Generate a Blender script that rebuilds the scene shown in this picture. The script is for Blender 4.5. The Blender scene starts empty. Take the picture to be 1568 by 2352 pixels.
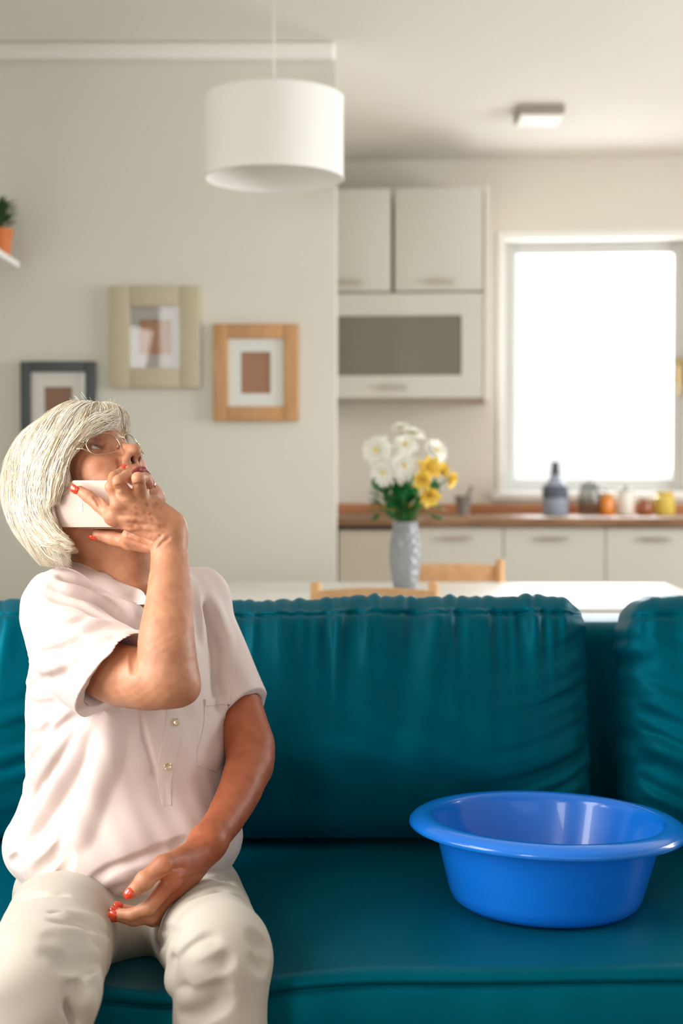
import bpy, bmesh, math, random
import numpy as np
from mathutils import Vector, Matrix
R_ = math.radians
SC = bpy.context.scene
COL = SC.collection
rng = np.random.default_rng(7)
random.seed(7)

# ---------------- camera ----------------
FPX = 3267.0                 # focal length in pixels of the 1568x2352 frame
PITCH = math.atan(96.0 / FPX)
CAMZ = 1.10
cam_d = bpy.data.cameras.new('camera')
cam = bpy.data.objects.new('camera', cam_d)
COL.objects.link(cam)
cam.location = (0, 0, CAMZ)
cam.rotation_euler = (R_(90) - PITCH, 0, 0)
cam_d.sensor_fit = 'VERTICAL'
cam_d.sensor_height = 36.0
cam_d.lens = FPX / 2352.0 * 36.0
cam_d.clip_start = 0.05
cam_d.dof.use_dof = True
cam_d.dof.focus_distance = 2.06
cam_d.dof.aperture_fstop = 3.3
cam_d.dof.aperture_blades = 0
SC.camera = cam


def W(px, py, D):
    """world point seen at pixel (px, py) at world depth y = D"""
    u, v = (px - 784.0) / FPX, (1176.0 - py) / FPX
    cp, sp = math.cos(PITCH), math.sin(PITCH)
    d = np.array([u, cp + v * sp, -sp + v * cp])
    return np.array([0, 0, CAMZ]) + d * (D / d[1])


# ---------------- world, lamps, exposure ----------------
SC.view_settings.view_transform = 'Standard'
SC.view_settings.look = 'None'
SC.view_settings.gamma = 1.0
SC.view_settings.use_curve_mapping = False
SC.view_settings.exposure = 0.98
SC.render.film_transparent = False
SC.cycles.max_bounces = 8
SC.cycles.diffuse_bounces = 4
SC.cycles.use_denoising = True
SC.cycles.sample_clamp_indirect = 6.0
wd = bpy.data.worlds.new('daylight')
SC.world = wd
wd.use_nodes = True
wn = wd.node_tree
bgn = wn.nodes['Background']
bgn.inputs[0].default_value = (0.97, 0.985, 1.0, 1)
bgn.inputs[1].default_value = 0.58


def area(name, loc, target, sx, sy, power, color=(1, 1, 1), spread=180):
    d = bpy.data.lights.new(name, 'AREA')
    d.shape = 'RECTANGLE'
    d.size, d.size_y = sx, sy
    d.energy = power
    d.color = color
    d.spread = R_(spread)
    o = bpy.data.objects.new(name, d)
    o.location = loc
    v = Vector(target) - Vector(loc)
    o.rotation_euler = v.to_track_quat('-Z', 'Y').to_euler()
    COL.objects.link(o)
    return o


# daylight entering by the tall window in the left wall, just before the frame
area('window_daylight_left', (-1.40, 1.50, 1.40), (-0.3, 1.80, 1.15), 1.15, 1.1, 20, (1.0, 0.99, 0.97))
area('window_daylight_slim', (-1.40, -1.52, 1.50), (0.4, -0.2, 1.40), 1.0, 1.8, 24, (1.0, 0.99, 0.97))
# added lamp brightening the background from an unseen opening in the right wall
area('added_light_right', (3.46, 3.9, 1.50), (-0.5, 4.4, 0.9), 1.8, 1.3, 38, (0.97, 0.99, 1.0), 150)
# daylight through the kitchen window
area('window_daylight_kitchen', (1.24, 6.85, 1.65), (1.0, 3.0, 1.5), 0.8, 1.1, 12, (0.98, 0.99, 1.0))


# ---------------- helpers: objects ----------------
def link(o, parent=None):
    COL.objects.link(o)
    if parent is not None:
        o.parent = parent
    return o


def tag(o, label=None, cat=None, group=None, kind=None):
    for k, v in (('label', label), ('category', cat), ('group', group), ('kind', kind)):
        if v:
            o[k] = v
    return o


def empty(name, loc, label, cat, group=None, rz=0.0):
    o = bpy.data.objects.new(name, None)
    o.empty_display_size = 0.05
    o.location = loc
    o.rotation_euler = (0, 0, rz)
    link(o)
    return tag(o, label, cat, group)


def mesh_obj(name, verts, faces, mat, parent=None, smooth=True):
    me = bpy.data.meshes.new(name)
    verts = np.asarray(verts, dtype=np.float32)
    if isinstance(faces, np.ndarray) and faces.ndim == 2:
        n, k = faces.shape
        me.vertices.add(len(verts))
        me.vertices.foreach_set('co', verts.ravel())
        me.loops.add(n * k)
        me.loops.foreach_set('vertex_index', faces.astype(np.int32).ravel())
        me.polygons.add(n)
        me.polygons.foreach_set('loop_start', np.arange(0, n * k, k, dtype=np.int32))
        me.update(calc_edges=True)
    else:
        me.from_pydata([tuple(map(float, v)) for v in verts], [], [tuple(map(int, f)) for f in faces])
        me.update()
    if smooth:
        me.polygons.foreach_set('use_smooth', np.ones(len(me.polygons), dtype=bool))
    if mat is not None:
        me.materials.append(mat)
    o = bpy.data.objects.new(name, me)
    return link(o, parent)


class MB:
    """collects simple solids into one mesh"""

    def __init__(s):
        s.bm = bmesh.new()

    def box(s, x0, x1, y0, y1, z0, z1, bevel=0.0, seg=2, M=None):
        r = bmesh.ops.create_cube(s.bm, size=1.0)
        vs = r['verts']
        for v in vs:
            v.co = Vector((x0 + (v.co.x + .5) * (x1 - x0), y0 + (v.co.y + .5) * (y1 - y0), z0 + (v.co.z + .5) * (z1 - z0)))
        if bevel > 0:
            es = list({e for v in vs for e in v.link_edges})
            g = bmesh.ops.bevel(s.bm, geom=es, offset=bevel, segments=seg, affect='EDGES', profile=0.5)
            vs = list({v for f in g['faces'] for v in f.verts} | {v for v in vs if v.is_valid})
        if M is not None:
            for v in vs:
                if v.is_valid:
                    v.co = M @ v.co
        return s

    def lathe(s, prof, n=48, c=(0, 0, 0), cap=True, M=None):
        """prof: list of (r, z)"""
        rings = []
        for (r, z) in prof:
            if r < 1e-6:
                rings.append([s.bm.verts.new((c[0], c[1], c[2] + z))])
            else:
                rings.append([s.bm.verts.new((c[0] + r * math.cos(2 * math.pi * i / n), c[1] + r * math.sin(2 * math.pi * i / n), c[2] + z)) for i in range(n)])
        for a, b in zip(rings[:-1], rings[1:]):
            for i in range(n):
                j = (i + 1) % n
                f = []
                if len(a) == 1 and len(b) == 1:
                    continue
                if len(a) == 1:
                    f = [a[0], b[j], b[i]]
                elif len(b) == 1:
                    f = [a[i], a[j], b[0]]
                else:
                    f = [a[i], a[j], b[j], b[i]]
                s.bm.faces.new(f)
        if M is not None:
            for ring in rings:
                for v in ring:
                    v.co = M @ v.co
        return s

    def tube(s, pts, rad, n=8, closed=False, flat=None):
        pts = [Vector(p) for p in pts]
        m = len(pts)
        rads = rad if hasattr(rad, '__len__') else [rad] * m
        rings = []
        up = None
        for i, p in enumerate(pts):
            a = pts[(i - 1) % m] if (closed or i > 0) else pts[0]
            b = pts[(i + 1) % m] if (closed or i < m - 1) else pts[-1]
            t = (b - a).normalized()
            if up is None:
                up = Vector((0, 0, 1)) if abs(t.z) < .9 else Vector((1, 0, 0))
            up = (up - t * up.dot(t)).normalized()
            sd = t.cross(up)
            f = flat or 1.0
            rings.append([s.bm.verts.new(p + (up * math.cos(2 * math.pi * k / n) + sd * math.sin(2 * math.pi * k / n) * f) * rads[i]) for k in range(n)])
        R = len(rings)
        for i in range(R if closed else R - 1):
            a, b = rings[i], rings[(i + 1) % R]
            for k in range(n):
                s.bm.faces.new([a[k], a[(k + 1) % n], b[(k + 1) % n], b[k]])
        if not closed:
            s.bm.faces.new(rings[0][::-1])
            s.bm.faces.new(rings[-1])
        return s

    def build(s, name, mat, parent=None, smooth=False, M=None):
        bmesh.ops.recalc_face_normals(s.bm, faces=s.bm.faces[:])
        if M is not None:
            s.bm.transform(M)
        me = bpy.data.meshes.new(name)
        s.bm.to_mesh(me)
        s.bm.free()
        if smooth:
            me.polygons.foreach_set('use_smooth', np.ones(len(me.polygons), dtype=bool))
        if mat is not None:
            me.materials.append(mat)
        o = bpy.data.objects.new(name, me)
        return link(o, parent)


def autosmooth(o, ang=40):
    me = o.data
    me.polygons.foreach_set('use_smooth', np.ones(len(me.polygons), dtype=bool))
    try:
        me.set_sharp_from_angle(angle=R_(ang))
    except Exception:
        pass
    return o


# ---------------- helpers: materials ----------------
def lin(c):
    return tuple((x / 12.92 if x <= .04045 else ((x + .055) / 1.055) ** 2.4) for x in [v / 255.0 for v in c]) + (1,)


def mat(name, rgb, rough=0.6, metal=0.0, noise=0.0, nscale=20.0, bump=0.0, bscale=200.0, sheen=0.0, coat=0.0,
        spec=0.5, sss=0.0, trans=0.0, emis=None, estr=0.0, alpha=1.0, stretch=(1, 1, 1), sheen_tint=None, ior=1.45):
    m = bpy.data.materials.new(name)
    m.use_nodes = True
    nt = m.node_tree
    b = nt.nodes['Principled BSDF']
    c = lin(rgb)
    b.inputs['Base Color'].default_value = c
    b.inputs['Roughness'].default_value = rough
    b.inputs['Metallic'].default_value = metal
    b.inputs['Specular IOR Level'].default_value = spec
    b.inputs['IOR'].default_value = ior
    b.inputs['Coat Weight'].default_value = coat
    b.inputs['Sheen Weight'].default_value = sheen
    b.inputs['Sheen Roughness'].default_value = 0.4
    if sheen_tint:
        b.inputs['Sheen Tint'].default_value = lin(sheen_tint)
    b.inputs['Transmission Weight'].default_value = trans
    b.inputs['Alpha'].default_value = alpha
    if sss > 0:
        b.inputs['Subsurface Weight'].default_value = sss
        b.inputs['Subsurface Radius'].default_value = (1.0, 0.35, 0.15)
        b.inputs['Subsurface Scale'].default_value = 0.006
    if emis:
        b.inputs['Emission Color'].default_value = lin(emis)
        b.inputs['Emission Strength'].default_value = estr
    tc = nt.nodes.new('ShaderNodeTexCoord')
    mp = nt.nodes.new('ShaderNodeMapping')
    mp.inputs['Scale'].default_value = stretch
    nt.links.new(tc.outputs['Object'], mp.inputs[0])
    if noise > 0:
        n = nt.nodes.new('ShaderNodeTexNoise')
        n.inputs['Scale'].default_value = nscale
        n.inputs['Detail'].default_value = 4
        nt.links.new(mp.outputs[0], n.inputs['Vector'])
        mx = nt.nodes.new('ShaderNodeMix')
        mx.data_type = 'RGBA'
        mx.inputs['A'].default_value = tuple(v * (1 - noise) for v in c[:3]) + (1,)
        mx.inputs['B'].default_value = tuple(min(1, v * (1 + noise)) for v in c[:3]) + (1,)
        nt.links.new(n.outputs['Fac'], mx.inputs['Factor'])
        nt.links.new(mx.outputs['Result'], b.inputs['Base Color'])
    if bump > 0:
        n = nt.nodes.new('ShaderNodeTexNoise')
        n.inputs['Scale'].default_value = bscale
        n.inputs['Detail'].default_value = 3
        nt.links.new(mp.outputs[0], n.inputs['Vector'])
        bp = nt.nodes.new('ShaderNodeBump')
        bp.inputs['Strength'].default_value = bump
        bp.inputs['Distance'].default_value = 0.002
        nt.links.new(n.outputs['Fac'], bp.inputs['Height'])
        nt.links.new(bp.outputs[0], b.inputs['Normal'])
    return m


def wood(name, c1, c2, scale=6.0, stretch=(1, 12, 12), rough=0.45):
    m = mat(name, c1, rough)
    nt = m.node_tree
    b = nt.nodes['Principled BSDF']
    tc = nt.nodes.new('ShaderNodeTexCoord')
    mp = nt.nodes.new('ShaderNodeMapping')
    mp.inputs['Scale'].default_value = stretch
    n = nt.nodes.new('ShaderNodeTexNoise')
    n.inputs['Scale'].default_value = scale
    n.inputs['Detail'].default_value = 6
    n.inputs['Distortion'].default_value = 1.5
    cr = nt.nodes.new('ShaderNodeValToRGB')
    cr.color_ramp.elements[0].position = .35
    cr.color_ramp.elements[1].position = .65
    cr.color_ramp.elements[0].color = lin(c1)
    cr.color_ramp.elements[1].color = lin(c2)
    nt.links.new(tc.outputs['Object'], mp.inputs[0])
    nt.links.new(mp.outputs[0], n.inputs['Vector'])
    nt.links.new(n.outputs['Fac'], cr.inputs[0])
    nt.links.new(cr.outputs[0], b.inputs['Base Color'])
    return m


def glass_mat(name, tint=(255, 255, 255), rough=0.0, mixf=0.85):
    """thin clear glass: transparent mixed with a glossy skin"""
    m = bpy.data.materials.new(name)
    m.use_nodes = True
    nt = m.node_tree
    nt.nodes.clear()
    out = nt.nodes.new('ShaderNodeOutputMaterial')
    tr = nt.nodes.new('ShaderNodeBsdfTransparent')
    tr.inputs[0].default_value = lin(tint)
    gl = nt.nodes.new('ShaderNodeBsdfGlossy')
    gl.inputs['Roughness'].default_value = rough
    fr = nt.nodes.new('ShaderNodeFresnel')
    fr.inputs[0].default_value = 1.5
    mx = nt.nodes.new('ShaderNodeMixShader')
    ge = nt.nodes.new('ShaderNodeNewGeometry')
    iv = nt.nodes.new('ShaderNodeMath')
    iv.operation = 'SUBTRACT'
    iv.inputs[0].default_value = 1.0
    mu = nt.nodes.new('ShaderNodeMath')
    mu.operation = 'MULTIPLY'
    nt.links.new(ge.outputs['Backfacing'], iv.inputs[1])
    nt.links.new(iv.outputs[0], mu.inputs[0])
    nt.links.new(fr.outputs[0], mu.inputs[1])
    nt.links.new(mu.outputs[0], mx.inputs[0])
    nt.links.new(tr.outputs[0], mx.inputs[1])
    nt.links.new(gl.outputs[0], mx.inputs[2])
    nt.links.new(mx.outputs[0], out.inputs[0])
    return m


# ---------------- the room ----------------
HC = 2.52            # ceiling height
XL = -1.34           # left wall
YB = 4.80            # picture wall
YK = 6.60            # kitchen wall
XR = 3.4
YF = -2.4            # the room is open behind the camera (the glazed garden side)
m_wall = mat('painted_wall', (222, 219, 207), 0.9, noise=.03, nscale=2.0, bump=.1, bscale=300)
m_kwall = mat('painted_kitchen_wall', (222, 216, 203), 0.9, noise=.03, nscale=2.0)
m_ceil = mat('painted_ceiling', (232, 229, 221), 0.95, noise=.02, nscale=1.5)
m_white = mat('white_trim_paint', (240, 238, 232), 0.5)
m_floor = wood('oak_floor', (112, 78, 52), (132, 94, 64), 4, (1, 9, 1), .4)
KM = Matrix.Translation((-0.02, YK, 0)) @ Matrix.Rotation(R_(-4.5), 4, 'Z') @ Matrix.Translation((0.02, -YK, 0))


def struct(o):
    o['kind'] = 'structure'
    return o


struct(MB().box(XL - .6, XR + .3, YF, YK + .8, -.1, 0).build('floor', m_floor))
struct(MB().box(-14, 14, -16, YF, -.16, -.04).build('floor_light_block', mat('light_block_grey', (120, 112, 100), .9, noise=.1, nscale=3)))  # unseen ground slab, added to stop world light coming from below
struct(MB().box(XL - .6, XR + .3, YF, YK + .8, HC, HC + .1).build('ceiling', m_ceil))
struct(MB().box(XL - .12, .5, YF - .1, YF, 0, HC).build('wall_rear', m_wall))
# picture wall: a thick block whose end closes the kitchen on its left
struct(MB().box(XL - .5, -.02, YB, YK + .6, 0, HC).build('wall_picture', m_wall))
# left wall with a tall window before the frame
w = MB()
w.box(XL - .12, XL, YF, -2.06, 0, HC)
w.box(XL - .12, XL, -.98, .85, 0, HC)
w.box(XL - .12, XL, -2.06, -.98, 0, .55)
w.box(XL - .12, XL, -2.06, -.98, 2.46, HC)
w.box(XL - .12, XL, 2.15, YB, 0, HC)
w.box(XL - .12, XL, .85, 2.15, 0, .75)
w.box(XL - .12, XL, .85, 2.15, 2.0, HC)
struct(w.build('wall_left', m_wall))
w = MB()
for a in (.85, 1.47, 2.09):
    w.box(XL - .09, XL - .03, a, a + .06, .75, 2.0)
w.box(XL - .09, XL - .03, .85, 2.15, .75, .81)
w.box(XL - .09, XL - .03, .85, 2.15, 1.94, 2.0)
lw = struct(w.build('window_1', m_white))
w = MB()
w.box(XR, XR + .12, YF, 2.9, 0, HC)
w.box(XR, XR + .12, 4.9, YK + .6, 0, HC)
w.box(XR, XR + .12, 2.9, 4.9, 0, .8)
w.box(XR, XR + .12, 2.9, 4.9, 2.3, HC)
struct(w.build('wall_right', m_wall))
# kitchen wall with its window opening (slightly out of square with the rest)
WX0, WX1, WZ0, WZ1 = .715, 1.615, .985, 2.19
w = MB()
w.box(-.1, WX0, YK, YK + .3, 0, HC)
w.box(WX1, XR + .5, YK, YK + .3, 0, HC)
w.box(WX0, WX1, YK, YK + .3, 0, WZ0)
w.box(WX0, WX1, YK, YK + .3, WZ1, HC)
struct(w.build('wall_kitchen', m_kwall, M=KM))
# cornice of the picture wall
w = MB()
w.box(XL, -.02, YB - .05, YB, HC - .055, HC, .012, 3)
w.box(XL, XL + .05, 1.2, YB, HC - .055, HC, .012, 3)
struct(autosmooth(w.build('trim_1', m_white)))
struct(MB().box(XL, -.02, YB - .015, YB, 0, .08, .004).build('baseboard_back', m_white))
# kitchen window
w = MB()
fx0, fx1, fz0, fz1 = WX0 + .035, WX1 - .035, WZ0 + .02, WZ1 - .035
y0, y1 = YK + .10, YK + .17
t = .055
m_frame = mat('white_window_plastic', (196, 196, 193), .35)
w.box(fx0, fx0 + t, y0, y1, fz0, fz1, .006)
w.box(fx1 - t, fx1, y0, y1, fz0, fz1, .006)
w.box(fx0 + t, fx1 - t, y0, y1, fz0, fz0 + t, .006)
w.box(fx0 + t, fx1 - t, y0, y1, fz1 - t, fz1, .006)
kw = struct(w.build('window_2', m_frame, M=KM))
w = MB()
w.box(WX0 + .001, WX0 + .036, YK - .01, y1 + .02, WZ0, WZ1 - .001, .004)
w.box(WX1 - .036, WX1 - .001, YK - .01, y1 + .02, WZ0, WZ1 - .001, .004)
w.box(WX0 + .036, WX1 - .036, YK - .01, y1 + .02, WZ1 - .036, WZ1 - .001, .004)
w.build('window_reveal', m_white, kw, M=KM)
MB().box(WX0 - .02, WX1 + .02, YK - .03, y1, WZ0 - .02, WZ0 + .015, .005).build('window_sill', m_white, kw, M=KM)
MB().box(fx0 + t, fx1 - t, YK + .13, YK + .136, fz0 + t, fz1 - t).build('window_pane', glass_mat('window_glass'), kw, M=KM)
m_hand = mat('brass_handle', (176, 150, 100), .35, 1.0)
w = MB()
w.box(fx1 - .04, fx1 - .015, y0 - .012, y0, 1.50, 1.62, .004)
w.box(fx1 - .035, fx1 - .02, y0 - .045, y0 - .03, 1.44, 1.58, .004)
w.box(fx1 - .035, fx1 - .02, y0 - .045, y0, 1.565, 1.58, .003)
autosmooth(w.build('window_handle', m_hand, kw, M=KM))

# ceiling lamp box in the kitchen
c = W(1237, 262, 5.66)
o = empty('ceiling_light', (c[0], c[1], HC), 'small square grey ceiling light fitting in the kitchen', 'ceiling light')
MB().box(-.09, .09, -.09, .09, -.034, 0, .004).build('housing', mat('brushed_grey_metal', (160, 153, 142), .45, .3), o)
MB().box(-.083, .083, -.083, .083, -.046, -.033, .003).build('diffuser', mat('opal_glass', (245, 243, 238), .3), o)

# drum pendant
DP = 4.12
c = W(628.5, 318, DP)
rp = 158.5 / FPX * DP
zt, zb = W(0, 224, DP)[2], W(0, 412, DP)[2]
o = empty('pendant_lamp', (c[0], c[1], HC), 'white drum-shaped fabric pendant lamp hanging from the ceiling', 'lamp')
m_shade = mat('white_lamp_fabric', (244, 242, 236), .85, bump=.2, bscale=600)
zt -= HC
zb -= HC
w = MB().lathe([(rp - .004, zb), (rp, zb), (rp, zb + .004), (rp, zt - .004), (rp, zt), (rp - .004, zt), (rp - .004, zt - .01), (rp - .004, zb)], 96)
sh = autosmooth(w.build('lamp_shade', m_shade, o), 30)
for zz in (zb + .002, zt - .002):
    w = MB()
    w.tube([(rp * math.cos(a), rp * math.sin(a), zz) for a in [i * math.pi / 24 for i in range(48)]], .0025, 6, True)
    w.build('shade_rim', m_white, sh, True)
w = MB()
for k in range(3):
    a = k * 2 * math.pi / 3 + .4
    w.tube([(0, 0, zt - .02), (rp * .5 * math.cos(a), rp * .5 * math.sin(a), zt - .012), (rp * .99 * math.cos(a), rp * .99 * math.sin(a), zt - .005)], .0018, 6)
w.build('spider', m_white, sh, True)
MB().tube([(0, 0, zt - .05), (0, 0, -.02)], .0028, 8).build('cord', m_white, o, True)
MB().lathe([(0, -.028), (.035, -.026), (.048, -.008), (.05, 0)], 40).build('canopy', m_white, o, True)
w = MB().lathe([(0, zt - .105), (.015, zt - .1), (.018, zt - .06), (.012, zt - .045), (0, zt - .04)], 24)
w.build('lamp_holder', m_white, o, True)
MB().lathe([(0, zt - .185), (.018, zt - .18), (.03, zt - .16), (.028, zt - .135), (.014, zt - .105), (.012, zt - .1)], 24).build('bulb', mat('opal_bulb', (250, 250, 248), .2), o, True)


# ---------------- kitchen units ----------------
def kx(px, D=6.25):
    return (px - 784) / FPX * D


def kz(py, D=6.25):
    return W(784, py, D)[2]


YU = YK - .35        # upper fronts
m_unit = mat('cream_cabinet_lacquer', (206, 203, 192), .35, noise=.015, nscale=3)
m_unit2 = mat('cream_cabinet_side', (222, 216, 203), .4)
m_metal = mat('satin_handle_metal', (188, 180, 164), .4, .5)
m_dark = mat('dark_recess', (40, 38, 34), .6)


def bar_handle(x0, x1, y, z, parent):
    w = MB()
    w.box(x0, x1, y - .028, y - .018, z - .007, z + .007, .003)
    w.box(x0 + .01, x0 + .02, y - .02, y + .001, z - .005, z + .005)
    w.box(x1 - .02, x1 - .01, y - .02, y + .001, z - .005, z + .005)
    return autosmooth(w.build('handle', m_metal, parent, M=KM))


def ktop(px0, px1, py0, py1):
    return kx(px0), kx(px1), kz(py1), kz(py0)


def wall_cabinet(x0, x1, z0, z1, label, hx, group=None):
    o = empty('wall_cabinet', (0, 0, 0), label, 'cabinet', group)
    MB().box(x0 + .002, x1 - .002, YU + .021, YK - .001, z0 + .002, z1 - .002).build('cabinet_body', m_unit2, o, M=KM)
    d = autosmooth(MB().box(x0 + .003, x1 - .003, YU, YU + .02, z0 + .004, z1 - .003, .002).build('door', m_unit, o, M=KM))
    bar_handle(hx[0], hx[1], YU, kz(650), d)
    return o


xr = kx(1122)
zt1, zm1, zb1 = kz(433), kz(672), kz(915)
wall_cabinet(-.012, kx(913), zm1, zt1, 'cream upper kitchen cabinet beside the picture wall corner, left of its neighbour', (kx(782), kx(846)))
wall_cabinet(kx(918), xr, zm1, zt1, 'cream upper kitchen cabinet nearer the window, above the glass-fronted one', (kx(993), kx(1056)))
o = empty('glass_cabinet', (0, 0, 0), 'cream wall cabinet with a dark horizontal glass flap door', 'cabinet')
x0, x1 = -.012, xr
w = MB()
w.box(x0, x1, YK - .02, YK - .001, zb1, zm1 - .002)
w.box(x0, x0 + .018, YU + .021, YK - .02, zb1, zm1 - .002)
w.box(x1 - .018, x1, YU + .021, YK - .02, zb1, zm1 - .002)
w.box(x0 + .018, x1 - .018, YU + .021, YK - .02, zb1, zb1 + .018)
w.box(x0 + .018, x1 - .018, YU + .021, YK - .02, zm1 - .02, zm1 - .002)
w.build('cabinet_body', mat('grey_cabinet_inside', (190, 186, 172), .5), o, M=KM)
gz0, gz1, gx0, gx1 = kz(863), kz(726), .012, kx(1072)
MB().box(x0 + .02, x1 - .02, YU + .04, YK - .02, kz(764), kz(755)).build('shelf', m_unit2, o, M=KM)
w = MB()
w.box(x0 + .002, gx0, YU, YU + .02, zb1 + .002, zm1 - .006)
w.box(gx1, x1 - .002, YU, YU + .02, zb1 + .002, zm1 - .006)
w.box(gx0, gx1, YU, YU + .02, zb1 + .002, gz0)
w.box(gx0, gx1, YU, YU + .02, gz1, zm1 - .006)
d = w.build('flap_door', m_unit, o, M=KM)
MB().box(gx0, gx1, YU + .006, YU + .01, gz0, gz1).build('glass_panel', mat('smoked_frosted_glass', (134, 130, 114), .18, alpha=.72), d, M=KM)
bar_handle(kx(884), kx(949), YU, kz(889), d)
o = tag(MB().box(xr + .002, xr + .024, YU - .002, YK - .001, zb1 - .012, zt1 + .004, .002).build('end_panel', m_unit2, M=KM),
        'tall cream side panel closing the run of upper cabinets beside the window', 'panel')

# base units
YC = YK - .60        # worktop front
m_ctop = wood('oiled_worktop_wood', (124, 90, 64), (158, 120, 88), 3.5, (1, 8, 8), .4)
o = autosmooth(MB().box(-.015, XR + .1, YC, YK - .001, .865, .902, .004).build('worktop', m_ctop, M=KM))
tag(o, 'brown wooden kitchen worktop running along the window wall', 'worktop')
o = MB().box(-.015, XR + .1, YK - .022, YK - .001, .9025, .945, .003).build('upstand', wood('upstand_wood', (176, 112, 72), (196, 132, 90), 3, (1, 8, 8), .5), M=KM)
tag(o, 'thin wooden upstand strip at the back of the worktop', 'upstand')
YD = YC + .03
bx = [.030 if p == 735 else kx(p, YD) for p in (735, 968, 1178, 1408, 1640, 1870, 2100)]
labs = ['cream base cabinet behind the vase on the table', 'cream base cabinet right of the one behind the vase',
        'cream base cabinet under the window, second from the right edge', 'cream base cabinet at the right edge of the photo',
        'cream base cabinet beyond the right edge', 'cream base cabinet far right along the worktop']
for i in range(6):
    if i == 0:
        o = empty('dishwasher', (0, 0, 0), 'built-in dishwasher with a greyish front under the left end of the worktop', 'dishwasher')
    else:
        o = empty('base_cabinet', (0, 0, 0), ['', 'cream base cabinet just right of the vase', 'cream base cabinet below the dark-capped bottle',
                                              'cream base cabinet at the right edge of the photo, under the yellow jar', labs[4], labs[5]][i], 'cabinet')
    a, b = bx[i] + .002, bx[i + 1] - .002
    MB().box(a, b, YD + .021, YK - .002, .10, .864).build('cabinet_body', m_unit2, o, M=KM)
    if i == 0:
        d = MB().box(a, b, YD, YD + .02, .12, .845, .002).build('door', mat('dishwasher_front', (190, 180, 164), .35), o, M=KM)
        MB().box(a, b, YD - .002, YD + .018, .848, .862).build('control_strip', m_dark, o, M=KM)
    else:
        d = MB().box(a, b, YD, YD + .02, .12, .858, .002).build('door', m_unit, o, M=KM)
        c = (a + b) / 2
        bar_handle(c - .06, c + .06, YD, .818, d)
    MB().box(a, b, YD + .06, YD + .08, .002, .10).build('plinth', m_unit2, o, M=KM)


# ---------------- picture frames ----------------
def picture(px0, px1, py0, py1, bw, mw, mframe, mmat, mpic, label, kind='picture_frame', inner=None):
    D = YB - .02
    a, b = W(px0, py1, D), W(px1, py0, D)
    cx, cz = (a[0] + b[0]) / 2, (a[2] + b[2]) / 2
    hw, hh = (b[0] - a[0]) / 2, (b[2] - a[2]) / 2
    o = empty(kind, (cx, YB, cz), label, 'picture')
    w = MB()
    for (x0, x1, z0, z1) in ((-hw, -hw + bw, -hh, hh), (hw - bw, hw, -hh, hh), (-hw + bw, hw - bw, -hh, -hh + bw), (-hw + bw, hw - bw, hh - bw, hh)):
        w.box(x0, x1, -.026, -.001, z0, z1, .003)
    autosmooth(w.build('frame', mframe, o))
    iw, ih = hw - bw, hh - bw
    w = MB()
    mx, mz = mw
    for (x0, x1, z0, z1) in ((-iw, -iw + mx, -ih, ih), (iw - mx, iw, -ih, ih), (-iw + mx, iw - mx, -ih, -ih + mz), (-iw + mx, iw - mx, ih - mz, ih)):
        w.box(x0, x1, -.014, -.010, z0, z1)
    w.build('mat_board', mmat, o)
    MB().box(-iw, iw, -.008, -.004, -ih, ih).build('print', mpic, o)
    MB().box(-iw, iw, -.0195, -.0175, -ih, ih).build('glass', glass_mat('picture_glass', (255, 255, 255), .02), o)
    return o


m_print = mat('brown_paper', (172, 128, 100), .9, noise=.05, nscale=30)
S = YB / FPX
picture(48, 219, 830, 1062, 24 * S, (30 * S, 34 * S), mat('dark_grey_frame', (74, 80, 80), .5), mat('white_mat_board', (228, 226, 220), .9),
        mat('dark_brown_paper', (150, 112, 90), .9), 'small dark grey picture frame with white mat behind the woman\'s head')
picture(253, 459, 657, 891, 46 * S, (20 * S, 30 * S), mat('cream_wood_frame', (196, 184, 158), .55, noise=.05, nscale=60), mat('grey_mat_board', (176, 172, 164), .9),
        m_print, 'large cream wooden picture frame with greyish mat, highest of the three')
picture(490, 684, 744, 967, 33 * S, (30 * S, 30 * S), wood('honey_oak_frame', (190, 140, 92), (205, 156, 108), 5, (6, 6, 1)), mat('white_mat_board_b', (236, 236, 232), .9),
        m_print, 'honey-coloured wooden picture frame with a white mat nearest the wall corner')

# ---------------- shelf and potted plant ----------------
zs = 1.790
o = tag(MB().box(XL + .001, -1.067, 3.75, 4.74, zs - .02, zs, .002).build('wall_shelf', m_white), 'white wall shelf in the top left corner carrying the potted plant', 'shelf')
pc = np.array([-1.118, 4.66, zs])
o = empty('potted_plant', tuple(pc), 'small green bushy plant in an orange clay pot on the white shelf', 'plant')
w = MB().lathe([(0, .001), (.034, .001), (.036, .004), (.044, .075), (.048, .076), (.048, .094), (.043, .094), (.041, .078), (0, .076)], 40)
autosmooth(w.build('pot', mat('terracotta', (214, 122, 68), .7, noise=.06, nscale=25), o))
MB().lathe([(0, .0775), (.0405, .0775), (.0405, .07)], 24).build('soil', mat('soil', (60, 42, 30), .95), o)


def leaf_verts(base, dirv, ln, wd, droop, normal=Vector((0, 0, 1)), seg=5):
    d = Vector(dirv).normalized()
    s = d.cross(normal)
    if s.length < .1:
        s = d.cross(Vector((1, 0, 0)))
    s.normalize()
    n = s.cross(d)
    L, Rr, Cc = [], [], []
    for i in range(seg + 1):
        t = i / seg
        p = Vector(base) + d * (ln * t) - n * (droop * t * t) * (1 if n.z > 0 else -1)
        wv = wd * math.sin(math.pi * (0.08 + .92 * t)) ** .8
        L.append(p - s * wv - n * wv * .2)
        Rr.append(p + s * wv - n * wv * .2)
        Cc.append(p)
    return L, Cc, Rr


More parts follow.
